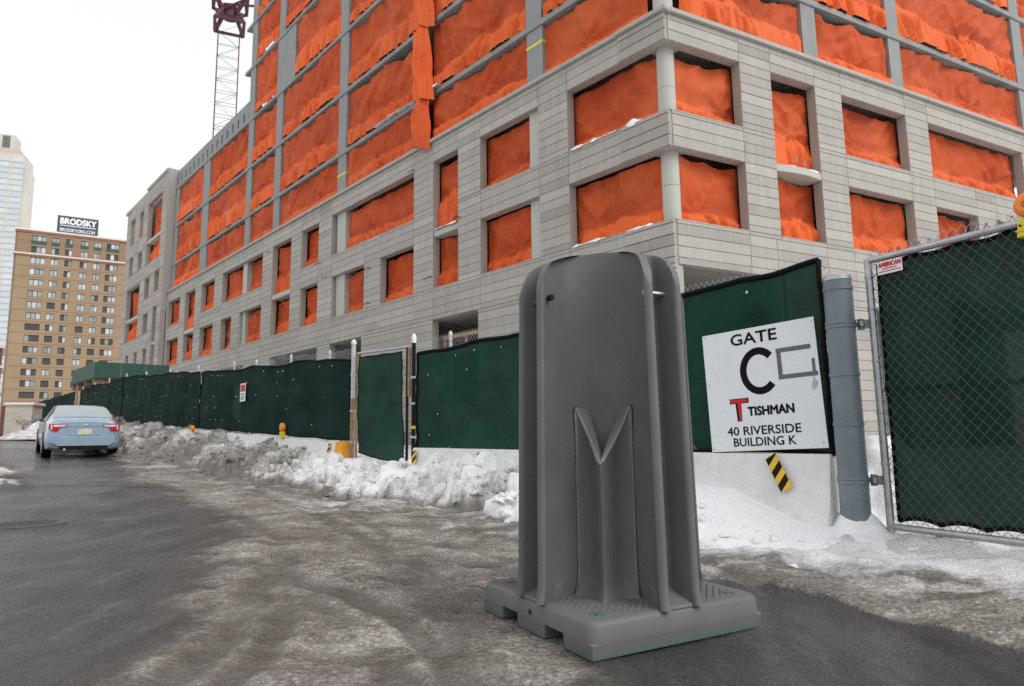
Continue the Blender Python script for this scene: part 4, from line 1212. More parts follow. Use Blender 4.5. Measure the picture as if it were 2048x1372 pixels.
# striped plates on the barriers (small things fixed to them)
def plate_thing(s, z, wd, hg, tilt, label):
    t = thing('hazard_plate', label, 'hazard marker', FF(s, 0.2, z), group='striped hazard plates')
    hazard(t, FF, s, z, wd, hg, tilt, 0.0 + 0.125 + (0.8 - z) * 0.18, 'plate')
plate_thing(0.03, 0.46, 0.12, 0.36, rad(28), 'large slanted black and yellow striped plate below the gate sign')
plate_thing(4.66, 0.58, 0.11, 0.20, rad(8), 'small striped plate on the barrier just left of the urinal')
plate_thing(6.38, 0.58, 0.11, 0.20, rad(12), 'small striped plate on the barrier by the dark gate post')
plate_thing(9.47, 0.72, 0.10, 0.18, rad(0), 'small striped plate on the barrier beside the orange block')
plate_thing(13.9, 0.98, 0.12, 0.20, rad(0), 'small striped plate on the barrier below the fence notice')
r_ = lthing('painted_block', 'orange-yellow painted barrier end block standing in the snow', 'barrier')
m = MB(); m.extr([(0, y, z) for y, z in [(-0.30, 0), (0.30, 0), (0.30, 0.08), (0.19, 0.33), (0.12, 0.84), (-0.12, 0.84), (-0.19, 0.33), (-0.30, 0.08)]], (0.27, 0, 0)); m.build('block_body', M['orange_paint'], r_, bevel=0.02)
m = MB(); m.box(0.05, 0.22, -0.06, 0.06, 0.80, 0.86); m.build('lifting_lug', M['rust'], r_)
place(r_, FF(8.86, 0.05, zg(8.9)), ang)

# ---------------------------------------------- warning lights
def warn_light():
    r_ = lthing('warning_light', 'x', 'warning light', 'amber warning lights on yellow battery cases')
    m = MB(); m.hexa([(-0.085, -0.05, 0), (0.085, -0.05, 0), (0.085, 0.05, 0), (-0.085, 0.05, 0), (-0.07, -0.04, 0.15), (0.07, -0.04, 0.15), (0.07, 0.04, 0.15), (-0.07, 0.04, 0.15)])
    m.build('battery_case', M['yellow'], r_, bevel=0.012)
    m = MB(); m.box(-0.088, 0.088, -0.053, 0.053, 0.045, 0.06); m.build('case_seam', M['yellow'], r_, bevel=0.004)
    for x in (-0.05, 0.05):
        m = MB(); m.tube([(x, -0.056, 0.09), (x, -0.045, 0.09)], 0.008, 8); m.build('screw', M['black'], r_)
    m = MB(); m.tube([(0, -0.052, 0.245), (0, -0.046, 0.245), (0, -0.018, 0.245), (0, 0.018, 0.245), (0, 0.046, 0.245), (0, 0.052, 0.245)], [0.05, 0.078, 0.098, 0.098, 0.078, 0.05], 28); o = m.build('lens', M['amber'], r_, smooth=True)
    for rr in (0.03, 0.055):
        m = MB(); m.tube([(0, -0.056, 0.245), (0, -0.05, 0.245)], rr, 20); m.build('lens_ring', M['amber'], o, smooth=0.6)
    m = MB(); m.tube([(0, 0, 0.14), (0, 0, 0.165)], 0.03, 12); m.build('stem', M['black'], r_)
    return r_
wl = warn_light()
wspots = [(FF(11.8, 0.10, zg(11.8) + 0.80), ang + math.pi, 'amber warning light on yellow case halfway along the barriers'),
          (FF(17.7, 0.25, zg(17.7) + 0.60), ang + math.pi, 'amber warning light barely showing over the dirty snow'),
          (FF(27.2, 0.45, zg(27.2) + 0.80), ang + math.pi, 'amber warning light just right of the blue car')]
for i, (p, a, lb) in enumerate(wspots):
    o = wl if i == 0 else copy_tree(wl)
    o['label'] = lb; place(o, p, a)

# ---------------------------------------------- big post and gate at right
DG = np.array([0.42536, -0.90502]); G0 = np.array([3.32, 6.11])
NG = np.array([DG[1], -DG[0]])
if NG @ (np.array([0, 0]) - G0) < 0: NG = -NG
FG = Frame(G0, DG, NG)
PX, PY = 3.055, 6.18
t = thing('gate_post', 'tall thick blue-grey steel gate post with pale cap', 'post', (PX, PY, 0))
m = MB(); m.tube([(PX, PY, -0.05), (PX, PY, 2.40)], 0.125, 36); m.build('pole', M['greypost'], t, smooth=0.6)
m = MB(); m.tube([(PX, PY, 2.395), (PX, PY, 2.43), (PX, PY, 2.445)], [0.129, 0.129, 0.11], 36); m.build('cap', M['galv'], t, smooth=0.6)
def ring(z, h=0.03, rr=0.132):
    m = MB(); m.tube([(PX, PY, z), (PX, PY, z + h)], rr, 36); m.build('band', M['greypost'], t, smooth=0.6)
for z in (2.30, 1.98, 1.945, 1.50, 1.05, 0.57, 0.535): ring(z)
for z in (1.975, 0.565):          # hinges
    a = np.array([PX, PY]); b = G0
    m = MB(); d = (b - a) / np.linalg.norm(b - a)
    m.tube([tuple(a + d * 0.12) + (z,), tuple(b - d * 0.02) + (z - 0.01,)], 0.018, 10)
    m.tube([tuple(a + d * 0.17) + (z - 0.05,), tuple(a + d * 0.17) + (z + 0.05,)], 0.028, 10)
    m.tube([tuple(b - d * 0.06) + (z - 0.04,), tuple(b - d * 0.06) + (z + 0.04,)], 0.03, 10)
    m.build('hinge', M['greypost'], t, smooth=0.6)
    m = MB(); m.box(a[0] + d[0] * .15 - .015, a[0] + d[0] * .15 + .015, a[1] + d[1] * .15 - .06, a[1] + d[1] * .15 + .02, z - .02, z + .02); m.build('bolt', M['galv'], t)
GL = 1.95
t = thing('swing_gate', 'tall chain link swing gate with green screen at the right edge', 'gate', FG(1.0, 0, 0.1))
m = MB(); m.tube([FG(0, 0, 0.02), FG(0, 0, 2.58)], 0.034, 18); m.build('hinge_stile', M['galv'], t, smooth=0.6)
m = MB(); m.tube([FG(GL, 0, 0.02), FG(GL, 0, 2.55)], 0.034, 18); m.build('latch_stile', M['galv'], t, smooth=0.6)
m = MB(); m.tube([FG(0, 0, 2.565), FG(GL, 0, 2.54)], 0.030, 18); m.build('top_rail', M['galv'], t, smooth=0.6)
m = MB(); m.tube([FG(0, 0, 0.165), FG(GL, 0, 0.16)], 0.030, 18); m.build('bottom_rail', M['galv'], t, smooth=0.6)
m = MB(); m.tube([FG(0, -0.075, 1.36), FG(GL, -0.075, 1.36)], 0.024, 14); m.build('middle_rail', M['galv'], t, smooth=0.6)
S_, V_ = np.meshgrid(np.linspace(0.06, GL - 0.03, 110), np.linspace(0, 1, 50), indexing='ij')
zb_ = 0.215 + 0.035 * np.abs(np.sin((S_ - 0.06) * math.pi / 0.36)) ** 0.8
zt_ = 2.535 - 0.03 * np.abs(np.sin(S_ * math.pi / 0.4)) - 0.01 * S_
d_ = 0.012 * fbm(S_ * 2, V_ * 4, 4, 71) - 0.02 + 0.02 * np.exp(-((V_ * 2.3 + 0.2 - 1.36) / 0.05) ** 2)
P = FG.arr(S_, d_ - 0.02, zb_ + (zt_ - zb_) * V_)
m = MB(); m.grid(P); o = m.build('windscreen', M['screen_gate'], t, True)
hem(FG, P, 0.02).build('hem', M['hem'], o, True)
m = MB(); chain_link(m, FG, 0.02, GL, lambda s: 0.10, lambda s: 2.60, 0.012, pitch=0.092, r=0.0026); m.build('chain_link', M['wire_dark'], t, kind='stuff')
m = MB()
for k in range(26):
    s = 0.03 + k * 0.078
    m.tube([FG(s, 0.012, 2.58), FG(s + 0.012, 0.014, 2.63), FG(s - 0.02, 0.02, 2.655)], 0.0022, 3)
    m.tube([FG(s + .01, 0.012, 2.585), FG(s + 0.018, 0.004, 2.63), FG(s + 0.045, 0.0, 2.65)], 0.0022, 3)
m.build('wire_barbs', M['wire'], t, kind='stuff')
for k, s in enumerate((0.28, 0.66, 1.03, 1.42)):
    m = MB(); m.tube([FG(s, 0.0, 2.50), FG(s + .01, 0.03, 2.55), FG(s, 0.0, 2.60)], 0.004, 5); m.build('tie_wire', M['galv'], t)
for z in (0.7, 1.15, 1.62, 2.1, 2.4):
    m = MB(); m.tube([FG(0, 0, z), FG(0, 0, z + 0.02)], 0.039, 16); m.build('band', M['galv'], t, smooth=0.6)
    m = MB(); m.tube([FG(0.0, 0.03, z + .01), FG(0.07, 0.02, z + .01)], 0.006, 6); m.build('tie_wire', M['galv'], t)
o = copy_tree(wl); o['label'] = 'large amber warning light on yellow case atop the swing gate'
_p = FG(1.37, 0.02, 2.42); place(o, _p, math.atan2(DG[1], DG[0]) + math.pi * 0 + rad(180) * (0 if NG @ np.array([math.sin(0), -1]) > 0 else 1), 0, 0); o.scale = (1.0, 1.0, 1.0)
o.rotation_euler[2] = math.atan2(NG[1], NG[0]) + math.pi / 2

# things behind the gate, seen dimly through its screen
r_ = lthing('traffic_barrier', 'white barrier lying behind the green screened swing gate', 'barrier', 'white traffic barriers')
barrier_parts(r_, 3.0); place(r_, (4.3, 7.6, 0.0), rad(8))
# ------------------------------------------------------------------ signs
def sign_matrix(o3, ex, ey):
    ex = Vector(ex).normalized(); ey = Vector(ey).normalized(); ez = ex.cross(ey).normalized(); ey = ez.cross(ex)
    return Matrix(((ex.x, ey.x, ez.x, o3[0]), (ex.y, ey.y, ez.y, o3[1]), (ex.z, ey.z, ez.z, o3[2]), (0, 0, 0, 1)))

def local_sign(name, label, cat, Mx, w, h, th=0.006, mat='sign_white'):
    t = bpy.data.objects.new(name, None); COL.objects.link(t); t.matrix_world = Mx
    t['label'] = label; t['category'] = cat; ORG[t.name] = (0, 0, 0)
    m = MB(); m.box(0, w, 0, h, -th, 0); m.build('board', M[mat], t, bevel=0.002)
    return t

def flat(t, name, poly, mat, z=0.0012, th=0.0012):
    m = MB(); m.extr([(x, y, z - th + 0.0006) for x, y in poly], (0, 0, th)); return m.build(name, M[mat], t)

def fit_text(t, body, x0, x1, y0, y1, mat, bold=0.0, z=0.0016, name='lettering', base=None):
    cu = bpy.data.curves.new(name, 'FONT'); cu.body = body; cu.size = 1.0; cu.extrude = 0.0; cu.resolution_u = 3
    tmp = bpy.data.objects.new(name, cu); COL.objects.link(tmp)
    bpy.context.view_layer.update()
    bb = np.array(tmp.bound_box); lo = bb.min(0); hi = bb.max(0)
    sx = (x1 - x0) / max(1e-6, hi[0] - lo[0]); sy = (y1 - y0) / max(1e-6, hi[1] - lo[1])
    cu.extrude = 0.0009 / 1.0
    cu.materials.append(M[mat])
    bpy.context.view_layer.update()
    dg = bpy.context.evaluated_depsgraph_get()
    me = bpy.data.meshes.new_from_object(tmp.evaluated_get(dg))
    bpy.data.objects.remove(tmp, do_unlink=True)
    if bold > 0.001:        # heavier strokes: the same outline repeated a hair to either side
        v0 = np.array([v.co[:] for v in me.vertices]); f0 = [tuple(p.vertices) for p in me.polygons]
        mm = MB()
        for k, (dx, dy) in enumerate(((0, 0), (1, 0), (-1, 0), (0, 1), (0, -1))):
            mm.add((v0 + np.array([dx * bold / sx, dy * bold / sy, k * 0.00012])).tolist(), f0)
        me2 = bpy.data.meshes.new(name); me2.from_pydata(mm.v, [], mm.f); me2.update(); me2.materials.append(M[mat]); me = me2
    tmp = bpy.data.objects.new(name, me); COL.objects.link(tmp)
    tmp.parent = t
    tmp.matrix_local = (base if base is not None else Matrix.Identity(4)) @ Matrix(((sx, 0, 0, x0 - lo[0] * sx), (0, sy, 0, y0 - lo[1] * sy), (0, 0, 1, z), (0, 0, 0, 1)))
    return tmp

W_ = 1.22
_tl = rad(2.4)
_ex = Vector((-DL[0], -DL[1], 0)); _ez = Vector((0, 0, 1))
_o = Vector(FF(0.87, 0.085, 0.80))
_exr = _ex * math.cos(_tl) + _ez * math.sin(_tl); _eyr = _ez * math.cos(_tl) - _ex * math.sin(_tl)
t = local_sign('gate_sign', 'square white gate sign with big black C and grey tape marks', 'sign', sign_matrix(_o, _exr, _eyr), W_, W_ * 1.02)
S = W_; HH = W_ * 1.02
def tv(v): return HH * (1 - v)
fit_text(t, 'GATE', 0.275 * S, 0.685 * S, tv(0.128), tv(0.036), 'ink', 0.003)
# the big C
def arc_poly(cx, cy, rx, ry, rin, a0, a1, n=40):
    o_ = [(cx + rx * math.cos(a), cy + ry * math.sin(a)) for a in np.linspace(a0, a1, n)]
    i_ = [(cx + (rx - rin) * math.cos(a), cy + (ry - rin) * math.sin(a)) for a in np.linspace(a1, a0, n)]
    return o_, i_
_oo, _ii = arc_poly(0.505 * S, tv(0.362), 0.172 * S, 0.192 * HH, 0.060 * S, rad(42), rad(318))
m = MB()
n_ = len(_oo)
m.add([(x, y, 0.0014) for x, y in _oo] + [(x, y, 0.0014) for x, y in _ii[::-1]], [(i, i + 1, n_ + i + 1, n_ + i) for i in range(n_ - 1)])
m.build('letter', M['ink'], t)
def rect(u0, u1, v0, v1, sk=0.0): return [(u0 * S, tv(v1)), (u1 * S, tv(v1) + sk), (u1 * S, tv(v0) + sk), (u0 * S, tv(v0))]
flat(t, 'tape_strip', rect(0.665, 0.95, 0.205, 0.24), 'tape', 0.0022)
flat(t, 'tape_strip', rect(0.668, 0.703, 0.2402, 0.452), 'tape', 0.0022)
flat(t, 'tape_strip', rect(0.7035, 0.985, 0.418, 0.452), 'tape', 0.0022)
flat(t, 'tape_strip', rect(0.948, 0.972, 0.318, 0.4175), 'tape', 0.0022)
# T of two red beams with dark edges
flat(t, 'emblem', [(0.212 * S, tv(0.612)), (0.385 * S, tv(0.612)), (0.385 * S, tv(0.57)), (0.212 * S, tv(0.57))], 'ink', 0.0012)
flat(t, 'emblem', [(0.270 * S, tv(0.758)), (0.312 * S, tv(0.758)), (0.316 * S, tv(0.6125)), (0.262 * S, tv(0.6125))], 'ink', 0.0012)
flat(t, 'emblem', [(0.222 * S, tv(0.606)), (0.378 * S, tv(0.606)), (0.372 * S, tv(0.576)), (0.216 * S, tv(0.576))], 'red_ink', 0.0024)
flat(t, 'emblem', [(0.288 * S, tv(0.752)), (0.311 * S, tv(0.752)), (0.312 * S, tv(0.6065)), (0.282 * S, tv(0.6065))], 'red_ink', 0.0024)
fit_text(t, 'TISHMAN', 0.372 * S, 0.765 * S, tv(0.718), tv(0.648), 'ink', 0.005)
fit_text(t, '40 RIVERSIDE', 0.165 * S, 0.805 * S, tv(0.872), tv(0.803), 'ink', 0.0015)
fit_text(t, 'BUILDING K', 0.215 * S, 0.755 * S, tv(0.962), tv(0.894), 'ink', 0.0015)
for u, v in ((0.02, 0.02), (0.98, 0.03), (0.025, 0.43), (0.02, 0.975), (0.965, 0.96)):
    m = MB(); m.tube([(u * S, tv(v), 0.0), (u * S, tv(v), 0.006)], 0.006, 8); m.build('screw', M['galv'], t)
m = MB(); m.tube([(0.945 * S, tv(0.45), 0.004), (0.955 * S, tv(0.49), 0.006)], 0.003, 5); m.extr([(0.925 * S, tv(0.545), 0.004), (0.955 * S, tv(0.55), 0.004), (0.975 * S, tv(0.495), 0.004), (0.945 * S, tv(0.485), 0.004)], (0, 0, 0.004)); m.build('tag', M['galv'], t)

_ex = Vector((DG[0], DG[1], 0)); 
if not FG.ccw: _ex = -_ex
_o = Vector(FG(0.11 if FG.ccw else 0.35, 0.03, 2.40))
t = local_sign('company_sign', 'small white sign with red lettering wired to the gate top', 'sign', sign_matrix(_o, _ex, (0, 0, 1)), 0.24, 0.115, 0.003)
fit_text(t, 'AMERICAN', 0.012, 0.228, 0.067, 0.106, 'red_ink', 0.003)
for k, (a, b) in enumerate(((0.05, 0.19), (0.012, 0.228))):
    y = 0.044 - k * 0.024
    x = a
    kk = 0
    while x < b:
        l_ = 0.008 + 0.006 * ((kk * 7) % 3)
        flat(t, 'small_print', [(x, y), (min(x + l_, b), y), (min(x + l_, b), y + 0.010), (x, y + 0.010)], 'red_ink'); x += l_ + 0.004; kk += 1

_o = Vector(FF(14.5, 0.10, 1.96))
t = local_sign('fence_notice', 'small white notice with red block on the dark green fence', 'sign', sign_matrix(_o, (-DL[0], -DL[1], 0), (0, 0, 1)), 0.36, 0.46, 0.004)
flat(t, 'print_block', [(0.03, 0.25), (0.33, 0.25), (0.33, 0.43), (0.03, 0.43)], 'red_ink')
for y in (0.05, 0.10, 0.17):
    flat(t, 'small_print', [(0.06, y), (0.30, y), (0.30, y + 0.025), (0.06, y + 0.025)], 'ink')
# ------------------------------------------------------------------ portable urinal stand
def build_urinal():
    cx, cy = 0.545, 3.87
    ax = np.array([-0.275, -0.961]); ax /= np.linalg.norm(ax)
    rz = math.atan2(ax[1], ax[0])                 # local +x points along the near bay
    t = lthing('portable_urinal', 'large grey moulded plastic urinal stand in the foreground', 'urinal')
    r2 = math.sqrt(2)
    nb, nc = 26, 7
    def section(k):
        """one quadrant of the plan outline (a = bay axis, b = across), k = taper"""
        pts = []
        def de(d, e): return ((d + e) / r2, (d - e) / r2)          # divider coordinates, +b side
        # from channel floor to the tip on the -b side, through the bay, to the +b side
        half = []
        half.append(de(0.375, 0.0)); half.append(de(0.377, 0.025)); half.append(de(0.390, 0.045))
        for q in np.linspace(0, 1, 7)[1:]: half.append(de(0.390 + (0.497 - 0.390) * q, 0.045 + 0.025 * q))
        # rounded tip
        for q in np.linspace(0, math.pi, 9)[1:-1]: half.append(de(0.497 + 0.026 * math.sin(q), 0.095 - 0.025 * math.cos(q)))
        tip = de(0.497, 0.120)
        half.append(tip)
        # bay wall: half super-ellipse
        for q in np.linspace(0, math.pi / 2, nb)[1:]:
            c = math.cos(q); s = math.sin(q)
            half.append((tip[0] - (tip[0] - 0.155) * s, tip[1] * c ** 0.95 if c > 1e-6 else 0.0))
        full = [(a, -b) for a, b in half] + [(a, b) for a, b in half[::-1][1:]]
        return np.array(full) * k
    ztop = 2.035
    def rmax(z):
        # inverse of the dome: how far out the walls reach at height z
        if z < 1.63: return 9.0
        rr = np.linspace(0.0, 0.58, 400)
        zt = ztop - 0.50 * rr ** 2 - np.where(rr > 0.40, 0.26 * ((rr - 0.40) / 0.16) ** 3.0, 0)
        ok = rr[zt >= z]
        return float(ok[-1]) if len(ok) else 0.02
    zs = list(np.linspace(0.165, 1.60, 24)) + list(np.linspace(1.63, 1.95, 42)) + list(np.linspace(1.955, ztop - 0.001, 14))
    rings = []
    for z in zs:
        k = 1.045 - 0.055 * (z - 0.165) / 1.6
        # flare into the base
        fl = 1 + 0.03 * math.exp(-(z - 0.165) / 0.03)
        s = section(k * fl)
        R = rmax(z)
        rr = np.hypot(s[:, 0], s[:, 1]); f = np.minimum(1, R / np.maximum(rr, 1e-6)); s = s * f[:, None]
        quad = []
        for j in range(4):
            a = j * math.pi / 2; ca, sa = math.cos(a), math.sin(a)
            q = s[:-1] if True else s
            quad.append(np.stack([q[:, 0] * ca - q[:, 1] * sa, q[:, 0] * sa + q[:, 1] * ca], -1))
        ring_ = np.concatenate(quad)
        rings.append(np.concatenate([ring_, np.full((len(ring_), 1), z)], 1))
    n = len(rings[0])
    v = np.concatenate(rings)
    fs = []
    for i in range(len(rings) - 1):
        for j in range(n):
            fs.append((i * n + j, i * n + (j + 1) % n, (i + 1) * n + (j + 1) % n, (i + 1) * n + j))
    m = MB(); m.add(v.tolist(), fs)
    m.add([(0, 0, ztop)] + rings[-1].tolist(), [(0, 1 + j, 1 + (j + 1) % n) for j in range(n)])
    body = m.build('body', M['urinal'], t, smooth=0.9)
    # base: a square block turned 45 degrees to the bays, with two fork slots
    sq = 0.54
    def sqr(h, rc=0.05, ns=5, inset=0.0):
        pts = []
        for sx_, sy_, a0 in ((1, 1, 0), (-1, 1, 90), (-1, -1, 180), (1, -1, 270)):
            for q in np.linspace(0, 90, ns):
                a = rad(a0 + q); pts.append((sx_ * (h - inset - rc) + rc * math.cos(a), sy_ * (h - inset - rc) + rc * math.sin(a)))
        return pts
    rot = lambda p: ((-p[1] - p[0]) / r2, (p[0] - p[1]) / r2)
    m = MB()
    lv = [(0.0, 0.075), (0.004, 0.145), (0.012, 0.160), (0.026, 0.168)]
    rg = [[rot(p) + (z,) for p in sqr(sq, 0.05, 6, i_)] for i_, z in lv]
    nn = len(rg[0]); vs = [q for g in rg for q in g]
    f = [(i * nn + j, i * nn + (j + 1) % nn, (i + 1) * nn + (j + 1) % nn, (i + 1) * nn + j) for i in range(len(rg) - 1) for j in range(nn)]
    f.append(tuple(range(nn - 1, -1, -1))); f.append(tuple((len(rg) - 1) * nn + j for j in range(nn)))
    m.add(vs, f)
    base = m.build('base', M['urinal'], t, smooth=0.7)
    # three skids under the slab leave the fork slots; slots open on the near-left side
    for a, b in ((-sq, -0.30), (-0.14, 0.14), (0.30, sq)):
        m = MB(); m.hexa([rot(p) + (0.0,) for p in ((-sq + .006, a + .006), (sq - .006, a + .006), (sq - .006, b - .006), (-sq + .006, b - .006))] + [rot(p) + (0.076,) for p in ((-sq, a), (sq, a), (sq, b), (-sq, b))])
        m.build('skid', M['urinal'], base, bevel=0.008)
    # raised dots on the four foot plates
    md = MB()
    for j in range(4):
        a = j * math.pi / 2; ca, sa = math.cos(a), math.sin(a)
        for p in np.arange(0.20, 0.66, 0.033):
            for q in np.arange(-0.25, 0.26, 0.033):
                if abs(q) > 0.66 - p or (abs(q) < 0.17 and p < 0.41 - 0.3 * abs(q)) or math.hypot((p - 0.45) , q) > 0.30: continue
                if abs(q) > 0.22: continue
                x, y = p * ca - q * sa, p * sa + q * ca
                md.tube([(x, y, 0.166), (x, y, 0.1705), (x, y, 0.1725)], [0.010, 0.008, 0.003], 6)
    md.build('foot_grip_dots', M['urinal'], base, kind='stuff', smooth=True)
    # corner bungs and drain plug
    for j in range(4):
        a = j * math.pi / 2
        x, y = 0.60 * math.cos(a), 0.60 * math.sin(a)
        m = MB(); m.tube([(x, y, 0.165), (x, y, 0.171)], 0.03, 18); m.build('bung', M['teal'], base, smooth=0.6)
    # hole in the near-left side
    q0 = rot((-sq, sq * 0.0)); nx = rot((-1.0, 0))
    m = MB(); m.tube([(q0[0] + nx[0] * 0.002, q0[1] + nx[1] * 0.002, 0.105), (q0[0] - nx[0] * 0.02, q0[1] - nx[1] * 0.02, 0.105)], 0.014, 14); m.build('drain_hole', M['void_shade'], base)
    # channel trays between the dividers
    for j in range(4):
        a = j * math.pi / 2 + math.pi / 4; ca, sa = math.cos(a), math.sin(a)
        P = lambda d, e, z: (d * ca - e * sa, d * sa + e * ca, z)
        m = MB(); m.hexa([P(.36, -.05, .16), P(.536, -.078, .16), P(.536, .078, .16), P(.36, .05, .16), P(.36, -.05, .25), P(.531, -.075, .176), P(.531, .075, .176), P(.36, .05, .25)])
        m.build('channel_tray', M['urinal'], body, bevel=0.006)
        # steel grab rod across the channel
        k = 0.99
        m = MB(); m.tube([P(.445 * k, -.08, 1.735), P(.445 * k, .08, 1.735)], 0.0125, 14); m.build('grab_rod', M['steel'], t, smooth=0.6)
        for sgn in (1,):
            m = MB(); m.tube([P(.445 * k, sgn * .095, 1.735), P(.445 * k, sgn * .118, 1.735)], 0.017, 16); o = m.build('bolt_head', M['black'], t, smooth=0.6)
            m = MB(); m.tube([P(.445 * k, sgn * .117, 1.735), P(.445 * k, sgn * .121, 1.735)], 0.008, 6); m.build('bolt_socket', M['void_shade'], o)
    # a pedestal with a V-lipped bowl in every bay
    for j in range(4):
        a = j * math.pi / 2; ca, sa = math.cos(a), math.sin(a)
        def L(a_, b_, z_): return (a_ * ca - b_ * sa, a_ * sa + b_ * ca, z_)
        n_ = 33
        bs = np.linspace(-1, 1, n_)
        hw = 0.152
        def front(bn):          # plan of the front faces: ribs at the edges, ridge in the middle, hollow between
            ab = abs(bn)
            ridge = 0.105 * math.exp(-(ab / 0.26) ** 2) ; rib = 0.03 * math.exp(-((1 - ab) / 0.09) ** 2)
            return 0.205 + 0.125 * (1 - ab) + ridge * 0.28 + rib * 0.6 - 0.025 * math.sin(math.pi * min(1, ab)) ** 2
        lip = lambda bn: 0.84 + 0.30 * abs(bn) ** 1.06
        rows = []
        for q in np.linspace(0, 1, 16):
            row = []
            for bn in bs:
                z = 0.16 + (lip(bn) - 0.16) * q
                fl = 0.035 * math.exp(-(z - 0.16) / 0.03)
                out = 0.03 * q ** 6 * (1 - 0.3 * abs(bn))
                row.append(L(front(bn) + fl + out - 0.02 * q, bn * (hw + fl * 0.6), z))
            rows.append(row)
        # broad rim sloping in to a teardrop opening
        fr_ = [front(b) + 0.03 * (1 - 0.3 * abs(b)) - 0.02 for b in bs]
        for q, dz in ((0.12, 0.010), (0.35, 0.012), (0.7, 0.004), (0.9, -0.006), (1.0, -0.022)):
            row = []
            for i_ in range(n_):
                ab = abs(bs[i_])
                a0, b0, z0_ = fr_[i_], bs[i_] * hw, lip(bs[i_])
                b1 = bs[i_] * hw * (0.64 - 0.22 * ab); a1 = 0.175 + 0.115 * (1 - ab) ** 1.4; z1_ = 0.895 + 0.235 * ab ** 0.75
                row.append(L(a0 + (a1 - a0) * q, b0 + (b1 - b0) * q, z0_ + (z1_ - z0_) * q + dz))
            rows.append(row)
        for q in np.linspace(0.12, 1, 8):
            row = []
            for i_ in range(n_):
                ab = abs(bs[i_]); b1 = bs[i_] * hw * (0.64 - 0.22 * ab); a1 = 0.175 + 0.115 * (1 - ab) ** 1.4; z1_ = 0.895 + 0.235 * ab ** 0.75 - 0.022
                row.append(L(a1 * (1 - 0.35 * q) + 0.12 * 0.35 * q, b1 * (1 + 0.35 * math.sin(math.pi * q) - 0.7 * q), z1_ - 0.26 * q - 0.14 * q * ab))
            rows.append(row)
        m = MB(); m.grid(np.array(rows))
        ped = m.build('pedestal', M['urinal'], t, smooth=0.8)
        # rounded bead along the V lip and down the ribs and ridge
        mb_ = MB(); mb_.tube([L(front(b_) + 0.03 * (1 - 0.3 * abs(b_)) - 0.026, b_ * (hw - 0.004), lip(b_) + 0.006) for b_ in np.linspace(-1, 1, 25)], 0.013, 8); mb_.build('lip_bead', M['urinal_edge'], ped, True)
        for b_ in (-1, 1):
            mb_ = MB(); mb_.tube([L(front(b_) + 0.035 * math.exp(-(z_ - 0.16) / 0.03) + 0.03 * ((z_ - .16) / (lip(b_) - .16)) ** 6 * (1 - .3 * abs(b_)) - 0.02 * (z_ - .16) / (lip(b_) - .16) - 0.004, b_ * (hw - 0.003 + 0.02 * math.exp(-(z_ - 0.16) / 0.03)), z_) for z_ in np.linspace(0.17, lip(b_), 14)], 0.0085, 8); mb_.build('edge_bead', M['urinal_edge'], ped, True)
        # cheeks from ribs back to the bay wall
        for sgn in (-1, 1):
            rw = []
            for q in np.linspace(0, 1, 12):
                z = 0.16 + (lip(1) + 0.01 - 0.16) * q
                fl = 0.035 * math.exp(-(z - 0.16) / 0.03); out = 0.03 * q ** 6 * 0.7
                a1 = front(1) + fl + out - 0.02 * q
                rw.append([L(a1, sgn * (hw + fl * 0.6), z), L(a1 * 0.66 + 0.13 * 0.34, sgn * (hw + 0.004 + fl * 0.7), z), L(a1 * 0.3 + 0.13 * 0.7, sgn * (hw + 0.012 + fl), z), L(0.10, sgn * (hw + 0.012), z)])
            rw.append([L(front(1) * 0.97 - 0.02, sgn * (hw - 0.004), lip(1) + 0.02), L(0.17, sgn * hw, lip(1) + 0.03), L(0.14, sgn * hw, lip(1) + 0.035), L(0.09, sgn * hw, lip(1) + 0.03)])
            rw.append([L(front(1) * 0.92 - 0.02, sgn * (hw - 0.022), lip(1) + 0.012), L(0.16, sgn * (hw - .03), lip(1) + 0.02), L(0.13, sgn * (hw - .035), lip(1) + 0.02), L(0.08, sgn * (hw - .04), lip(1) + 0.02)])
            rw.append([L(front(1) * 0.80 - 0.02, sgn * (hw - 0.034), lip(1) - 0.10), L(0.15, sgn * (hw - .05), lip(1) - 0.1), L(0.12, sgn * (hw - .06), lip(1) - 0.1), L(0.08, sgn * (hw - .06), lip(1) - 0.10)])
            m = MB(); m.grid(np.array(rw)); m.build('cheek', M['urinal'], ped, smooth=0.8)
    place(t, (cx, cy, 0.0), rz)
    return t
M['urinal_edge'] = simple('worn_edge_highlight', (0.175, 0.195, 0.188), 0.4, 0, 0.15, 8)  # worn edge tone, lightened so the edge highlight is in the colour
M['teal'] = simple('green_plastic', (0.05, 0.16, 0.12), 0.4, 0, 0.1)
build_urinal()
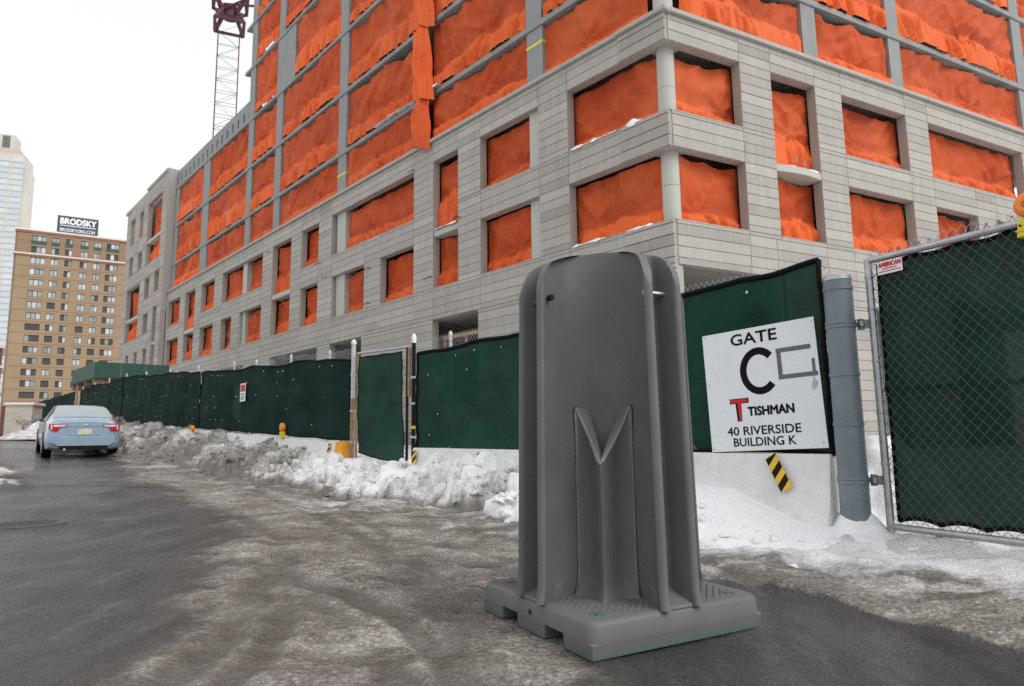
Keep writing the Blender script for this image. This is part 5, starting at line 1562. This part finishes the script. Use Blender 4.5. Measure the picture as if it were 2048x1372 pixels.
# ------------------------------------------------------------------ blue saloon car
def build_car():
    t = lthing('car', 'light blue saloon car driving away up the wet street', 'car')
    # stations along y (rear to front): y, half width, z bottom, waist z, shoulder half width, shoulder z, roof-edge half width, roof-edge z, centre z
    st = np.array([
        [-2.405, 0.70, 0.36, 0.60, 0.70, 0.86, 0.60, 0.99, 1.015],
        [-2.375, 0.82, 0.28, 0.58, 0.80, 0.90, 0.68, 1.035, 1.065],
        [-2.25, 0.875, 0.22, 0.58, 0.85, 0.925, 0.72, 1.06, 1.095],
        [-1.95, 0.905, 0.20, 0.58, 0.885, 0.94, 0.735, 1.065, 1.105],
        [-1.72, 0.910, 0.20, 0.58, 0.895, 0.945, 0.73, 1.08, 1.115],
        [-1.35, 0.912, 0.20, 0.58, 0.90, 0.95, 0.68, 1.255, 1.29],
        [-0.95, 0.912, 0.20, 0.58, 0.90, 0.95, 0.615, 1.40, 1.435],
        [-0.35, 0.912, 0.20, 0.58, 0.90, 0.945, 0.60, 1.435, 1.47],
        [0.35, 0.912, 0.20, 0.58, 0.90, 0.94, 0.595, 1.415, 1.455],
        [0.85, 0.912, 0.20, 0.58, 0.895, 0.93, 0.635, 1.26, 1.31],
        [1.40, 0.910, 0.20, 0.57, 0.885, 0.91, 0.70, 1.00, 1.05],
        [1.95, 0.89, 0.20, 0.56, 0.85, 0.84, 0.66, 0.89, 0.94],
        [2.25, 0.84, 0.22, 0.54, 0.78, 0.74, 0.58, 0.79, 0.82],
        [2.40, 0.66, 0.30, 0.50, 0.62, 0.62, 0.45, 0.66, 0.68]])
    ys = np.concatenate([np.linspace(-2.405, -2.2, 10), np.linspace(-2.15, 2.15, 70), np.linspace(2.2, 2.40, 8)])
    def cub(yq, col):
        y = st[:, 0]; v = st[:, col]
        d = np.gradient(v, y)
        # monotone-ish hermite
        s = np.diff(v) / np.diff(y)
        for i in range(1, len(v) - 1):
            d[i] = 0 if s[i - 1] * s[i] <= 0 else 2 * s[i - 1] * s[i] / (s[i - 1] + s[i])
        i = np.clip(np.searchsorted(y, yq) - 1, 0, len(y) - 2)
        h = y[i + 1] - y[i]; tt = (yq - y[i]) / h
        return (2 * tt ** 3 - 3 * tt ** 2 + 1) * v[i] + (tt ** 3 - 2 * tt ** 2 + tt) * h * d[i] + (-2 * tt ** 3 + 3 * tt ** 2) * v[i + 1] + (tt ** 3 - tt ** 2) * h * d[i + 1]
    C = [cub(ys, c) for c in range(1, 9)]
    def sect(i):
        w, zb, zw, ws, zs_, wr, zr, zc = [c[i] for c in C]
        pts = [(0, zb), (w * 0.80, zb), (w * 0.965, zb + 0.05), (w, zw - 0.12), (w * 1.0, zw + 0.05), (ws * 1.0, zs_ - 0.03), (ws * 0.965, zs_ + 0.015), (wr + (ws - wr) * 0.45, zs_ + (zr - zs_) * 0.5), (wr, zr), (wr * 0.86, zr + (zc - zr) * 0.55), (wr * 0.45, zc - 0.004), (0, zc)]
        return pts
    K = len(sect(0))
    P = np.zeros((len(ys), 2 * K - 1, 3))
    for i in range(len(ys)):
        s = sect(i)
        row = [(-x, ys[i], z) for x, z in s] + [(x, ys[i], z) for x, z in s[::-1][1:]]
        P[i] = row
    m = MB(); m.grid(P)
    n = 2 * K - 1
    m.add(P[0].tolist(), [tuple(range(n))]); m.add(P[-1].tolist(), [tuple(range(n - 1, -1, -1))])
    body = m.build('body', M['carpaint'], t, smooth=0.75)
    def patch(name, y0, y1, j0, j1, mat, off=0.008, f0=0, f1=0):
        ii = [i for i in range(len(ys)) if y0 <= ys[i] <= y1]
        Q = P[ii][:, j0:j1 + 1].copy()
        # outward offset: away from the car's long axis
        c = np.array([0, 0, 0.75]); v = Q - np.stack([np.zeros(Q.shape[:2]), Q[..., 1], np.full(Q.shape[:2], 0.75)], -1)
        nrm = np.linalg.norm(v, axis=-1, keepdims=True); Q = Q + v / np.maximum(nrm, 1e-6) * off
        mm = MB(); mm.grid(Q); return mm.build(name, M[mat], t, True)
    L, R_ = 8, n - 9        # roof-edge columns
    patch('rear_window', -1.68, -1.00, L, R_, 'car_glass'); patch('windscreen', 0.42, 1.34, L, R_, 'car_glass')
    for nm, a, b in (('side_window', -1.30, -0.82), ('side_window', -0.74, -0.02), ('side_window', 0.06, 0.95)):
        patch(nm, a, b, 6, 8, 'car_glass', 0.006); patch(nm, a, b, n - 9, n - 7, 'car_glass', 0.006)
    yb = -2.405
    def plate(name, poly, mat, y=yb, th=0.012, parent=None):
        mm = MB(); mm.extr([(x, y, z) for x, z in poly], (0, -th, 0)); return mm.build(name, M[mat], parent or t, bevel=0.003)
    for sg in (-1, 1):
        f = lambda pl: [(sg * x, z) for x, z in (pl if sg < 0 else pl[::-1])]
        o = plate('tail_light', f([(0.84, 0.945), (0.44, 0.93), (0.42, 0.875), (0.56, 0.855), (0.64, 0.735), (0.74, 0.735), (0.85, 0.82)]), 'lamp_red', yb + 0.035, 0.06)
        plate('reversing_lamp', f([(0.74, 0.918), (0.46, 0.915), (0.445, 0.882), (0.60, 0.868), (0.74, 0.868)]), 'lamp_clear', yb - 0.024, 0.006, o)
        plate('lamp_strip', f([(0.80, 0.92), (0.765, 0.92), (0.765, 0.79), (0.80, 0.81)]), 'lamp_clear', yb - 0.024, 0.006, o)
        plate('bumper_reflector', f([(0.70, 0.40), (0.56, 0.385), (0.56, 0.36), (0.70, 0.375)]), 'lamp_red', yb + 0.0, 0.012)
    o = plate('boot_panel', [(-0.43, 0.86), (0.43, 0.86), (0.40, 0.66), (0.36, 0.63), (-0.36, 0.63), (-0.40, 0.66)], 'carpaint', yb, 0.014)
    plate('boot_gap', [(-0.44, 0.872), (0.44, 0.872), (0.44, 0.863), (-0.44, 0.863)], 'black', yb - 0.004, 0.006)
    o = plate('number_plate', [(-0.16, 0.80), (0.16, 0.80), (0.16, 0.655), (-0.16, 0.655)], 'plate', yb - 0.016, 0.008)
    plate('plate_frame', [(-0.175, 0.815), (0.175, 0.815), (0.175, 0.64), (-0.175, 0.64)], 'galv', yb - 0.0145, 0.003, o)
    plate('badge', [(-0.06, 0.925), (-0.03, 0.945), (0.03, 0.945), (0.06, 0.925), (0.03, 0.905), (-0.03, 0.905)], 'steel', yb + 0.004, 0.016)
    plate('rear_bumper', [(-0.72, 0.60), (0.72, 0.60), (0.76, 0.44), (0.60, 0.345), (-0.60, 0.345), (-0.76, 0.44)], 'carpaint', yb + 0.01, 0.04)
    plate('lower_valance', [(-0.60, 0.355), (0.60, 0.355), (0.55, 0.22), (-0.55, 0.22)], 'black', yb + 0.06, 0.06)
    mm = MB(); mm.tube([(-0.45, yb + 0.06, 0.25), (-0.45, yb - 0.02, 0.25)], 0.03, 12); mm.build('exhaust', M['steel'], t, smooth=0.6)
    # boot lid lip
    mm = MB(); mm.hexa([(-0.62, -2.40, 1.02), (0.62, -2.40, 1.02), (0.66, -2.24, 1.07), (-0.66, -2.24, 1.07), (-0.62, -2.41, 1.045), (0.62, -2.41, 1.045), (0.66, -2.24, 1.095), (-0.66, -2.24, 1.095)]); mm.build('boot_lip', M['carpaint'], t, bevel=0.01)
    for sg in (-1, 1):
        mm = MB(); mm.hexa([(sg * 0.92, 0.55, 0.98), (sg * 1.08, 0.58, 0.97), (sg * 1.08, 0.70, 0.97), (sg * 0.92, 0.74, 0.98), (sg * 0.92, 0.55, 1.10), (sg * 1.09, 0.58, 1.10), (sg * 1.09, 0.69, 1.09), (sg * 0.92, 0.73, 1.10)][::1 if sg > 0 else 1])
        o = mm.build('wing_mirror', M['greypost'], t, bevel=0.025)
        mm = MB(); mm.tube([(sg * 0.86, 0.66, 0.98), (sg * 0.94, 0.64, 1.0)], 0.025, 8); mm.build('mirror_arm', M['black'], o)
        mm = MB(); mm.hexa([(sg * 0.905, a, b) for a, b in ((-0.60, 0.845), (-0.42, 0.85))] + [(sg * 0.935, a, b) for a, b in ((-0.42, 0.85), (-0.60, 0.845))] + [(sg * 0.905, a, b) for a, b in ((-0.60, 0.87), (-0.42, 0.875))] + [(sg * 0.935, a, b) for a, b in ((-0.42, 0.875), (-0.60, 0.87))]); mm.build('door_handle', M['carpaint'], t, bevel=0.006)
        for y in (-1.42, 1.42):
            # dark wheel arch
            mm = MB(); mm.tube([(sg * 0.70, y, 0.335), (sg * 0.918, y, 0.335)], 0.375, 28); mm.build('wheel_arch', M['black'], t, smooth=0.6)
            mm = MB(); mm.tube([(sg * 0.70, y, 0.325), (sg * 0.715, y, 0.325), (sg * 0.90, y, 0.325), (sg * 0.925, y, 0.325)], [0.29, 0.325, 0.325, 0.295], 32); w = mm.build('wheel', M['rubber'], t, smooth=0.6)
            mm = MB(); mm.tube([(sg * 0.90, y, 0.325), (sg * 0.932, y, 0.325), (sg * 0.92, y, 0.325)], [0.20, 0.205, 0.17], 28); rm = mm.build('rim', M['alloy'], w, smooth=0.6)
    hd = rad(37.5)
    h = Vector((-math.sin(hd), math.cos(hd)))
    rearc = Vector((-12.0, 19.0))
    c = rearc + h * 2.40
    rt_ = Vector((h.y, -h.x))
    zr = float(zslope(rearc.x + h.x, rearc.y + h.y)); zf = float(zslope(c.x + h.x * 1.4, c.y + h.y * 1.4))
    place(t, (c.x, c.y, (zr + zf) / 2 + 0.0), hd, math.atan2(zf - zr, 2.8))
build_car()
# ------------------------------------------------------------------ green plywood shed roof over the pavement
def shed():
    t = thing('sidewalk_shed', 'green plywood sidewalk shed projecting over the far fence', 'shed', FF(38, -2, 1.3))
    z0, z1 = 4.22, 5.02
    s0, s1, wa, wb = 36.4, 42.6, -0.5, -4.0
    for i in range(3):          # front parapet sheets along the street, then the return
        a = s0 + i * (s1 - s0) / 3; b = s0 + (i + 1) * (s1 - s0) / 3
        m = MB(); m.fbox(FF, a + 0.01, b - 0.01, wa - 0.04, wa, z0, z1); m.build('plywood_sheet', M['plywood_green'], t)
    for i in range(3):
        a = wb + i * (wa - wb) / 3; b = wb + (i + 1) * (wa - wb) / 3
        m = MB(); m.fbox(FF, s0 - 0.04, s0, a + 0.01, b - 0.01, z0, z1); m.build('plywood_sheet', M['plywood_green'], t)
    m = MB(); m.fbox(FF, s0, s1, wb, wa - 0.04, z0 - 0.05, z0 + 0.05); m.build('deck', M['wood_dark'], t)
    for s in (s0 + 0.3, s0 + 2.4, s0 + 4.6, s1 - 0.3):
        m = MB(); m.fbox(FF, s - 0.07, s + 0.07, wb, wa, z0 - 0.30, z0 - 0.05); m.build('joist', M['rust'], t)
        for w in (wa - 0.25, wb + 0.2):
            m = MB(); m.tube([FF(s, w, 1.1), FF(s, w, z0 - 0.3)], 0.05, 8); m.build('leg', M['rust'], t, smooth=0.6)
M['wood_dark'] = simple('weathered_timber', (0.09, 0.075, 0.06), 0.85, 0, 0.3, 4)
shed()

# ------------------------------------------------------------------ tan apartment block
def apartment():
    A = np.array([-128.6, 170.0]); B = np.array([-107.4, 182.4])
    L = float(np.linalg.norm(B - A)); d = (B - A) / L; n = np.array([d[1], -d[0]])
    fr = Frame(A, d, n)
    t = thing('apartment_building', 'tan brick apartment block with a dark blue rooftop billboard', 'building', (float(A[0]), float(A[1]), 1.3))
    Zt = 56.4
    rows = 16; pitch = 2.945
    cols = [(3.1, 6.3, 3), (7.45, 9.2, 2), (10.55, 12.15, 2), (14.0, 15.75, 2), (17.1, 18.75, 2), (20.0, 22.9, 3)]
    zb = [Zt - 3.05 - i * pitch for i in range(rows)]     # sill heights
    hw = 1.72
    # walls: brick between the windows, built as piers and spandrels so that the windows sit in real openings
    def wall(u0, u1, w0, w1, z0, z1, name='wall', mat='tan_brick'):
        m = MB(); m.fbox(fr, u0, u1, w0, w1, z0, z1); return m.build(name, M[mat], t)
    ed = [0.0] + [x for c in cols for x in c[:2]] + [L]
    for a, b in zip(ed[0::2], ed[1::2]): wall(a, b, -0.6, 0.0, 1.0, Zt)
    for a, b, k in cols:
        for i in range(rows):
            z0 = zb[i] + hw; z1 = (Zt if i == 0 else zb[i - 1])
            wall(a, b, -0.6, -0.01, z0, z1, 'spandrel')
        wall(a, b, -0.6, -0.01, 1.0, zb[-1], 'spandrel')
    wall(0.2, L - 0.2, -14.0, -0.65, 1.0, Zt - 0.2, 'core', 'win_frame')
    wall(-0.5, 0.2, -13.5, -0.62, 1.0, Zt - 0.1, 'side_wall')
    wall(L - 0.2, L + 0.3, -13.5, -0.62, 1.0, Zt - 0.1, 'side_wall')
    # recessed wing to the right and notch at left
    m = MB(); m.fbox(fr, L, L + 9, -9, -3.0, 1.0, Zt - 5.2); m.build('wing', M['tan_brick'], t)
    for i in range(2, rows):
        m = MB(); m.fbox(fr, L + 0.35, L + 2.6, -3.05, -2.95, zb[i] - 0.1, zb[i] + 1.7); o = m.build('window', M['win_frame'], t)
        m = MB(); m.fbox(fr, L + 0.5, L + 2.45, -2.95, -2.93, zb[i] + 0.05, zb[i] + 1.55); m.build('pane', M['apt_glass_dark'], o)
    # string courses
    for z, hh, mt in ((Zt - 0.15, 0.45, 'cap_stone'), (Zt - 0.75, 0.5, 'brown_band'), (zb[1] - 0.55, 0.35, 'cap_stone'), (zb[1] - 1.0, 0.4, 'brown_band')):
        m = MB(); m.fbox(fr, -0.6, L + 0.35, -0.3, 0.22, z, z + hh); m.build('string_course', M[mt], t)
    for i in range(2, rows - 1):
        m = MB(); m.fbox(fr, -0.02, L, -0.02, 0.03, zb[i] - 0.72, zb[i] - 0.60); m.build('string_course', M['brown_band'], t)
    for k in range(9):
        z = zb[1] + 0.0 + k * 0.62
        for a, b in zip(ed[0::2], ed[1::2]):
            m = MB(); m.fbox(fr, a + 0.02, b - 0.02, -0.02, 0.05, z, z + 0.14); m.build('brick_band', M['brown_band'], t)
    # side windows and pale bay edge on the left flank
    sf = Frame(A - d * 0.5, -n, -d)
    for i in range(rows):
        for a in (1.5, 5.0, 9.0):
            m = MB(); m.fbox(sf, a, a + 1.9, 0.02, 0.12, zb[i], zb[i] + 1.7); o = m.build('window', M['win_frame'], t)
            m = MB(); m.fbox(sf, a + 0.12, a + 1.78, 0.12, 0.15, zb[i] + 0.12, zb[i] + 1.58); m.build('pane', M['apt_glass'], o)
    # windows: frame + panes, mesh data shared between alike ones
    def window(u0, u1, z, k, idx):
        m = MB(); m.fbox(fr, u0, u1, -0.42, -0.34, z, z + hw)
        for q in range(k + 1):
            x = u0 + (u1 - u0) * q / k; m.fbox(fr, max(u0, x - 0.06), min(u1, x + 0.06), -0.34, -0.22, z, z + hw)
        m.fbox(fr, u0, u1, -0.34, -0.22, z, z + 0.10); m.fbox(fr, u0, u1, -0.34, -0.22, z + hw - 0.10, z + hw)
        return m.build('window', M['win_frame'], t)
    r = np.random.default_rng(4)
    for (a, b, k) in cols:
        protos = {}
        for i in range(rows):
            z = zb[i]
            if i == 0:
                o = window(a, b, z, k, i); w0 = o; zref = z; panes = []
            else:
                o = w0.copy(); COL.objects.link(o); o.parent = t; o.location.z = w0.location.z + (z - zref)
            for q in range(k):
                x0 = a + (b - a) * q / k + 0.07; x1 = a + (b - a) * (q + 1) / k - 0.07
                dark = r.random() < (0.10 if i < 8 else 0.55)
                mt = 'apt_glass_dark' if dark else 'apt_glass'
                if (i, k) == (6, 2) and abs(a - 7.45) < 0.1: mt = 'curtain'
                key = (q, mt)
                if key not in protos:
                    m = MB(); m.fbox(fr, x0, x1, -0.338, -0.315, zb[0] + 0.11, zb[0] + hw - 0.11)
                    p = m.build('pane', M[mt], o); protos[key] = p.data
                else:
                    p = bpy.data.objects.new('pane', protos[key]); COL.objects.link(p); p.parent = o
                if i > 0 or key in protos and p.data is protos[key]:
                    p.location.z = 0.0
            # sill
    # a fresh pass: panes were modelled at the top row's height, their windows carry them down
    # balconies' dark panels on the top storey
    for (a, b, k) in cols:
        m = MB(); m.fbox(fr, a - 0.05, b + 0.05, 0.0, 0.25, zb[0] - 0.55, zb[0] + 0.25); m.build('balcony_panel', M['plywood_green'], t)
    # billboard box on the roof
    tb = thing('billboard', 'dark blue rooftop billboard reading Brodsky in white', 'billboard', fr(11, -2.5, Zt))
    b0, b1, zlo, zhi = 8.2, 17.6, Zt + 0.5, Zt + 5.3
    m = MB(); m.fbox(fr, b0, b1, -4.5, -1.2, zlo, zhi); m.build('box', M['cap_stone'], tb)
    m = MB(); m.fbox(fr, b0 + 0.02, b1 - 0.02, -1.2, -1.1, zlo + 0.02, zhi - 0.02); m.build('face', M['board_navy'], tb)
    for u in (b0 + 0.6, b1 - 0.6):
        for w in (-4.2, -1.4):
            m = MB(); m.fbox(fr, u - 0.1, u + 0.1, w - 0.1, w + 0.1, Zt - 0.3, zlo); m.build('leg', M['win_frame'], tb)
    Mx = sign_matrix(fr(b0, -1.08, zlo), (d[0], d[1], 0), (0, 0, 1))
    s = bpy.data.objects.new('lettering', None)
    def btext(body, x0, x1, y0, y1, bold):
        fit_text(tb, body, x0, x1, y0, y1, 'sign_bright', bold, 0.03, base=Matrix.Translation(-Vector(ORG[tb.name])) @ Mx)
    btext('BRODSKY', 0.7, 8.9, 2.55, 4.15, 0.09)
    btext('BRODSKYORG.COM', 0.7, 8.7, 0.45, 1.35, 0.02)
    m = MB(); m.fbox(fr, b0 + 0.7, b1 - 0.5, -1.1, -1.07, zlo + 2.0, zlo + 2.2); m.build('rule', M['sign_bright'], tb)
    return
M['sign_bright'] = simple('white_letter', (0.8, 0.8, 0.78), 0.5, 0, 0.05, 1)
apartment()

# ------------------------------------------------------------------ pale glass tower far behind
def tower():
    A = np.array([-276.5, 338.0]); d = np.array([0.93, 0.36]); d /= np.linalg.norm(d); n = np.array([d[1], -d[0]])
    fr = Frame(A, d, n)
    t = thing('glass_tower', 'pale glass and stone skyscraper at the left edge', 'building', (float(A[0]), float(A[1]), 0))
    Wd, Zt = 17.2, 154.0
    m = MB(); m.fbox(fr, -14, Wd, -16, 0, 0, Zt); m.fbox(fr, -14, Wd + 1.6, -14, -1.5, 0, Zt - 7.5); m.build('shaft', M['tower_stone'], t)
    m = MB(); m.fbox(fr, -13, Wd - 2.6, -14, -2, Zt, Zt + 3.0); m.build('setback', M['tower_pink'], t)
    m = MB(); m.fbox(fr, -12, Wd - 5.8, -13, -3, Zt + 3.0, Zt + 11.5); m.build('crown', M['tower_stone'], t)
    for a, b in ((0.6, 3.6), (5.9, 9.3)):
        m = MB(); m.fbox(fr, a, b, -3.0, -2.9, Zt + 4.0, Zt + 10.8); o = m.build('louvre', M['win_frame_grey'], t)
        for k in range(7):
            q = MB(); z = Zt + 4.3 + k * 0.92; q.fbox(fr, a, b, -2.9, -2.7, z, z + 0.28); q.build('louvre_blade', M['tape'], o)
    # floors: glass panes in three bays between stone mullions
    pr = {}
    nfl = 44; fh = 3.2
    for i in range(nfl):
        z = Zt - 4.6 - i * fh
        if z < 10: break
        for k, (a, b) in enumerate(((0.6, 4.6), (6.4, 10.6), (12.2, 16.9))):
            if k not in pr:
                m = MB(); m.fbox(fr, a, b, 0.0, 0.12, z + 0.35, z + fh - 0.35); o = m.build('pane', M['tower_glass'], t); pr[k] = o; z_0 = z
            else:
                o = pr[k].copy(); COL.objects.link(o); o.parent = t; o.location.z = pr[k].location.z + (z - z_0)
        if i == 0:
            m = MB(); m.fbox(fr, -1, Wd + 0.2, 0.0, 0.16, z - 0.22, z + 0.12); sp = m.build('spandrel_band', M['tower_band'], t)
        else:
            o = sp.copy(); COL.objects.link(o); o.parent = t; o.location.z = sp.location.z + (z - z_0)
M['win_frame_grey'] = simple('grey_louvre', (0.2, 0.2, 0.2), 0.7)
M['tower_band'] = simple('tower_band_grey', (0.43, 0.45, 0.46), 0.7, 0, 0.06, 0.05)
tower()

# ------------------------------------------------------------------ tower crane behind the roof
def crane():
    c = Vector((-33.5, 75.0)); a = rad(24)
    t = thing('tower_crane', 'dark red lattice tower crane mast rising behind the roof', 'crane', (c.x, c.y, 0))
    h = 1.18
    co = [Vector((c.x + h * (sx * math.cos(a) - sy * math.sin(a)), c.y + h * (sx * math.sin(a) + sy * math.cos(a)), 0)) for sx, sy in ((-1, -1), (1, -1), (1, 1), (-1, 1))]
    zt = 50.3
    for p in co:
        m = MB(); m.tube([(p.x, p.y, 1.0), (p.x, p.y, zt)], 0.055, 6); m.build('chord', M['crane_red'], t)
    for k in range(4):
        p, q = co[k], co[(k + 1) % 4]
        m = MB(); z = 20.0; fl = 0
        while z < zt - 1.4:
            m.tube([(p.x, p.y, z), (q.x, q.y, z)], 0.022, 4)
            m.tube([(p.x, p.y, z), (q.x, q.y, z + 1.5)] if fl else [(q.x, q.y, z), (p.x, p.y, z + 1.5)], 0.018, 4)
            z += 1.5; fl = 1 - fl if k % 2 == 0 else fl
        m.build('lattice', M['crane_red'], t)
    # slewing frame
    m = MB()
    C3 = lambda x, y, z: (c.x + x * math.cos(a) - y * math.sin(a), c.y + x * math.sin(a) + y * math.cos(a), z)
    for p in ((-1.6, -1.6), (1.6, -1.6), (1.6, 1.6), (-1.6, 1.6)):
        m.tube([C3(p[0], p[1], zt - 0.2), C3(p[0] * 0.5, p[1] * 0.5, zt + 1.6), C3(p[0] * 1.2, p[1] * 1.2, zt + 3.2)], [0.22, 0.3, 0.2], 6)
    for p, q in (((-1.6, -1.6), (1.6, -1.6)), ((1.6, -1.6), (1.6, 1.6)), ((1.6, 1.6), (-1.6, 1.6)), ((-1.6, 1.6), (-1.6, -1.6))):
        m.tube([C3(*p, zt - 0.1), C3(*q, zt - 0.1)], 0.2, 6); m.tube([C3(p[0] * 1.2, p[1] * 1.2, zt + 3.0), C3(q[0] * 1.2, q[1] * 1.2, zt + 3.0)], 0.18, 6)
        m.tube([C3(p[0] * .5, p[1] * .5, zt + 1.5), C3(q[0] * 1.15, q[1] * 1.15, zt + 2.9)], 0.14, 6)
    m.build('slewing_frame', M['crane_red'], t)
    m = MB(); m.tube([C3(0, 0, zt + 1.0), C3(0, 0, zt + 2.4)], 0.9, 12); m.build('turntable', M['crane_red'], t, smooth=0.6)
    for x, y in ((-1.9, -1.9), (1.9, -1.9), (1.9, 1.9), (-1.9, 1.9)):
        m = MB(); m.tube([C3(x, y, zt + 3.0), C3(x * 0.6, y * 0.6, zt + 9.0)], 0.16, 6); m.build('upper_leg', M['crane_red'], t)
    for e in (-1, 1):
        m = MB(); m.tube([C3(-0.8, e * 0.8, zt + 3.2), C3(9.5, e * 0.8, zt + 5.0)], 0.16, 6); m.build('jib_chord', M['crane_red'], t)
crane()

# ------------------------------------------------------------------ stone pier, low brick building and shrub at left
def pier():
    P0 = np.array([-22.55, 30.0]); d = np.array([0.98, 0.2]); d /= np.linalg.norm(d); n = np.array([d[1], -d[0]])
    fr = Frame(P0, d, n); zb = float(zslope(P0[0], P0[1]))
    t = thing('stone_pier', 'cream stone gate pier with snow cap at the left edge', 'pier', (float(P0[0]), float(P0[1]), zb))
    k = 0; z = zb - 0.1
    m = MB(); m.fbox(fr, 0.03, 1.05, -1.0, -0.03, zb - 0.1, 2.66); m.build('core', M['stone'], t, tone=True)
    while z < 2.6:
        h = 0.085
        for a, b in (((0.0, 0.5), (0.506, 1.08)) if k % 2 else ((0.0, 0.3), (0.306, 0.78), (0.786, 1.08))):
            m = MB(); m.cur = float(rng.uniform(0.35, 0.7)); m.fbox(fr, a, b, -0.12, 0.0, z, z + h - 0.006); m.build('stone', M['stone'], t, tone=True)
        z += h; k += 1
    m = MB(); m.fbox(fr, -0.06, 1.14, -1.1, 0.06, 2.63, 2.68); m.build('coping', M['stone'], t, tone=True)
    m = MB(); m.fbox(fr, -0.05, 1.13, -1.08, 0.05, 2.68, 2.75); o = m.build('snow', M['snow'], t, bevel=0.03)
    a_ = o.data.attributes.new('dirt', 'FLOAT', 'POINT'); a_.data.foreach_set('value', np.full(len(o.data.vertices), 0.05, dtype=np.float32))
    m = MB(); m.fbox(fr, -0.16, 0.0, -1.0, -0.02, zb - 0.1, 2.62); m.build('brick_return', M['redbrick'], t)
    # brick building left of it
    A = np.array([-60.0, 66.0]); d2 = np.array([0.8, 0.6]); n2 = np.array([0.6, -0.8]); f2 = Frame(A, d2, n2)
    tb = thing('brick_building', 'low dark red brick building with snowy ledges at the left edge', 'building', (float(A[0]), float(A[1]), 1.3))
    m = MB(); m.fbox(f2, -9, 7.6, -8, 0, 1.2, 11.0); m.build('wall', M['redbrick'], tb)
    for z in (3.2, 6.2, 8.8, 10.9):
        m = MB(); m.fbox(f2, -9, 7.8, -8, 0.25, z, z + 0.22); m.build('ledge', M['cap_stone'], tb)
    for i in range(2):
        for k in range(5):
            m = MB(); u = -7 + k * 2.9; z = 4.0 + 3.1 * i; m.fbox(f2, u, u + 1.3, -0.02, 0.05, z, z + 1.7); o = m.build('window', M['win_frame'], tb)
            m = MB(); m.fbox(f2, u + 0.1, u + 1.2, 0.05, 0.08, z + 0.1, z + 1.6); m.build('pane', M['apt_glass_dark'], o)
    # bare shrub in front of the pier
    r = np.random.default_rng(9)
    b = np.array([-20.9, 29.2]); z0 = float(zslope(b[0], b[1]))
    ts = thing('bare_shrub', 'leafless shrub beside the cream stone pier', 'shrub', (float(b[0]), float(b[1]), z0))
    def branch(p, dr, L, rr, dep, mb):
        q = p + dr * L
        mb.tube([tuple(p), tuple((p + q) / 2 + r.normal(0, 0.03, 3)), tuple(q)], [rr, rr * 0.8, rr * 0.6], 5)
        if dep == 0: return
        for k in range(3):
            nd = dr + r.normal(0, 0.45, 3); nd[2] = abs(nd[2]) * 0.8 + 0.1; nd /= np.linalg.norm(nd); branch(q, nd, L * r.uniform(0.55, 0.8), rr * 0.6, dep - 1, mb)
    for k in range(4):
        mb = MB(); dr = np.array([r.normal(0, 0.4), r.normal(0, 0.4), 1.0]); dr /= np.linalg.norm(dr); branch(np.array([b[0] + r.normal(0, .1), b[1] + r.normal(0, .1), z0]), dr, 0.42, 0.016, 3, mb); mb.build('stem', M['twig'], ts)
    # snow heap at its foot
    tt = np.linspace(-1, 1, 40); X, Y = np.meshgrid(tt, tt, indexing='ij')
    hh = 0.55 * np.clip(1 - np.hypot(X, Y), 0, 1) ** 0.8 * (1 + 0.5 * fbm(X * 3, Y * 3, 3, 66)); 
    m = MB(); m.grid(np.stack([b[0] + 0.6 + X * 1.7, b[1] - 0.2 + Y * 1.2, z0 - 0.03 + hh], -1)); o = m.build('snow_heap', M['snow'], None, True, kind='stuff', label='small grey snow heap beside the bare shrub')
    a_ = o.data.attributes.new('dirt', 'FLOAT', 'POINT'); a_.data.foreach_set('value', np.full(len(o.data.vertices), 0.5, dtype=np.float32))
pier()

# manhole cover in the road
def manhole():
    x, y = -5.9, 8.35; z = float(zslope(x, y)) - 0.0165
    t = thing('manhole_cover', 'round iron manhole cover flush in the wet road', 'manhole', (x, y, z))
    m = MB(); m.tube([(x, y, z - 0.02), (x, y, z + 0.004)], 0.44, 40); fr_ = m.build('frame_ring', M['iron'], t, smooth=0.6)
    m = MB(); m.tube([(x, y, z), (x, y, z + 0.008)], 0.36, 40); c = m.build('lid', M['iron'], t, smooth=0.6)
    m = MB()
    for i in range(-5, 6):
        for j in range(-5, 6):
            if math.hypot(i, j) < 5.2: m.box(x + i * 0.06 - 0.018, x + i * 0.06 + 0.018, y + j * 0.06 - 0.018, y + j * 0.06 + 0.018, z + 0.008, z + 0.013)
    m.build('lid_studs', M['iron'], c, kind='stuff')
M['iron'] = simple('cast_iron', (0.10, 0.098, 0.094), 0.5, 0.4, 0.3, 20)
manhole()
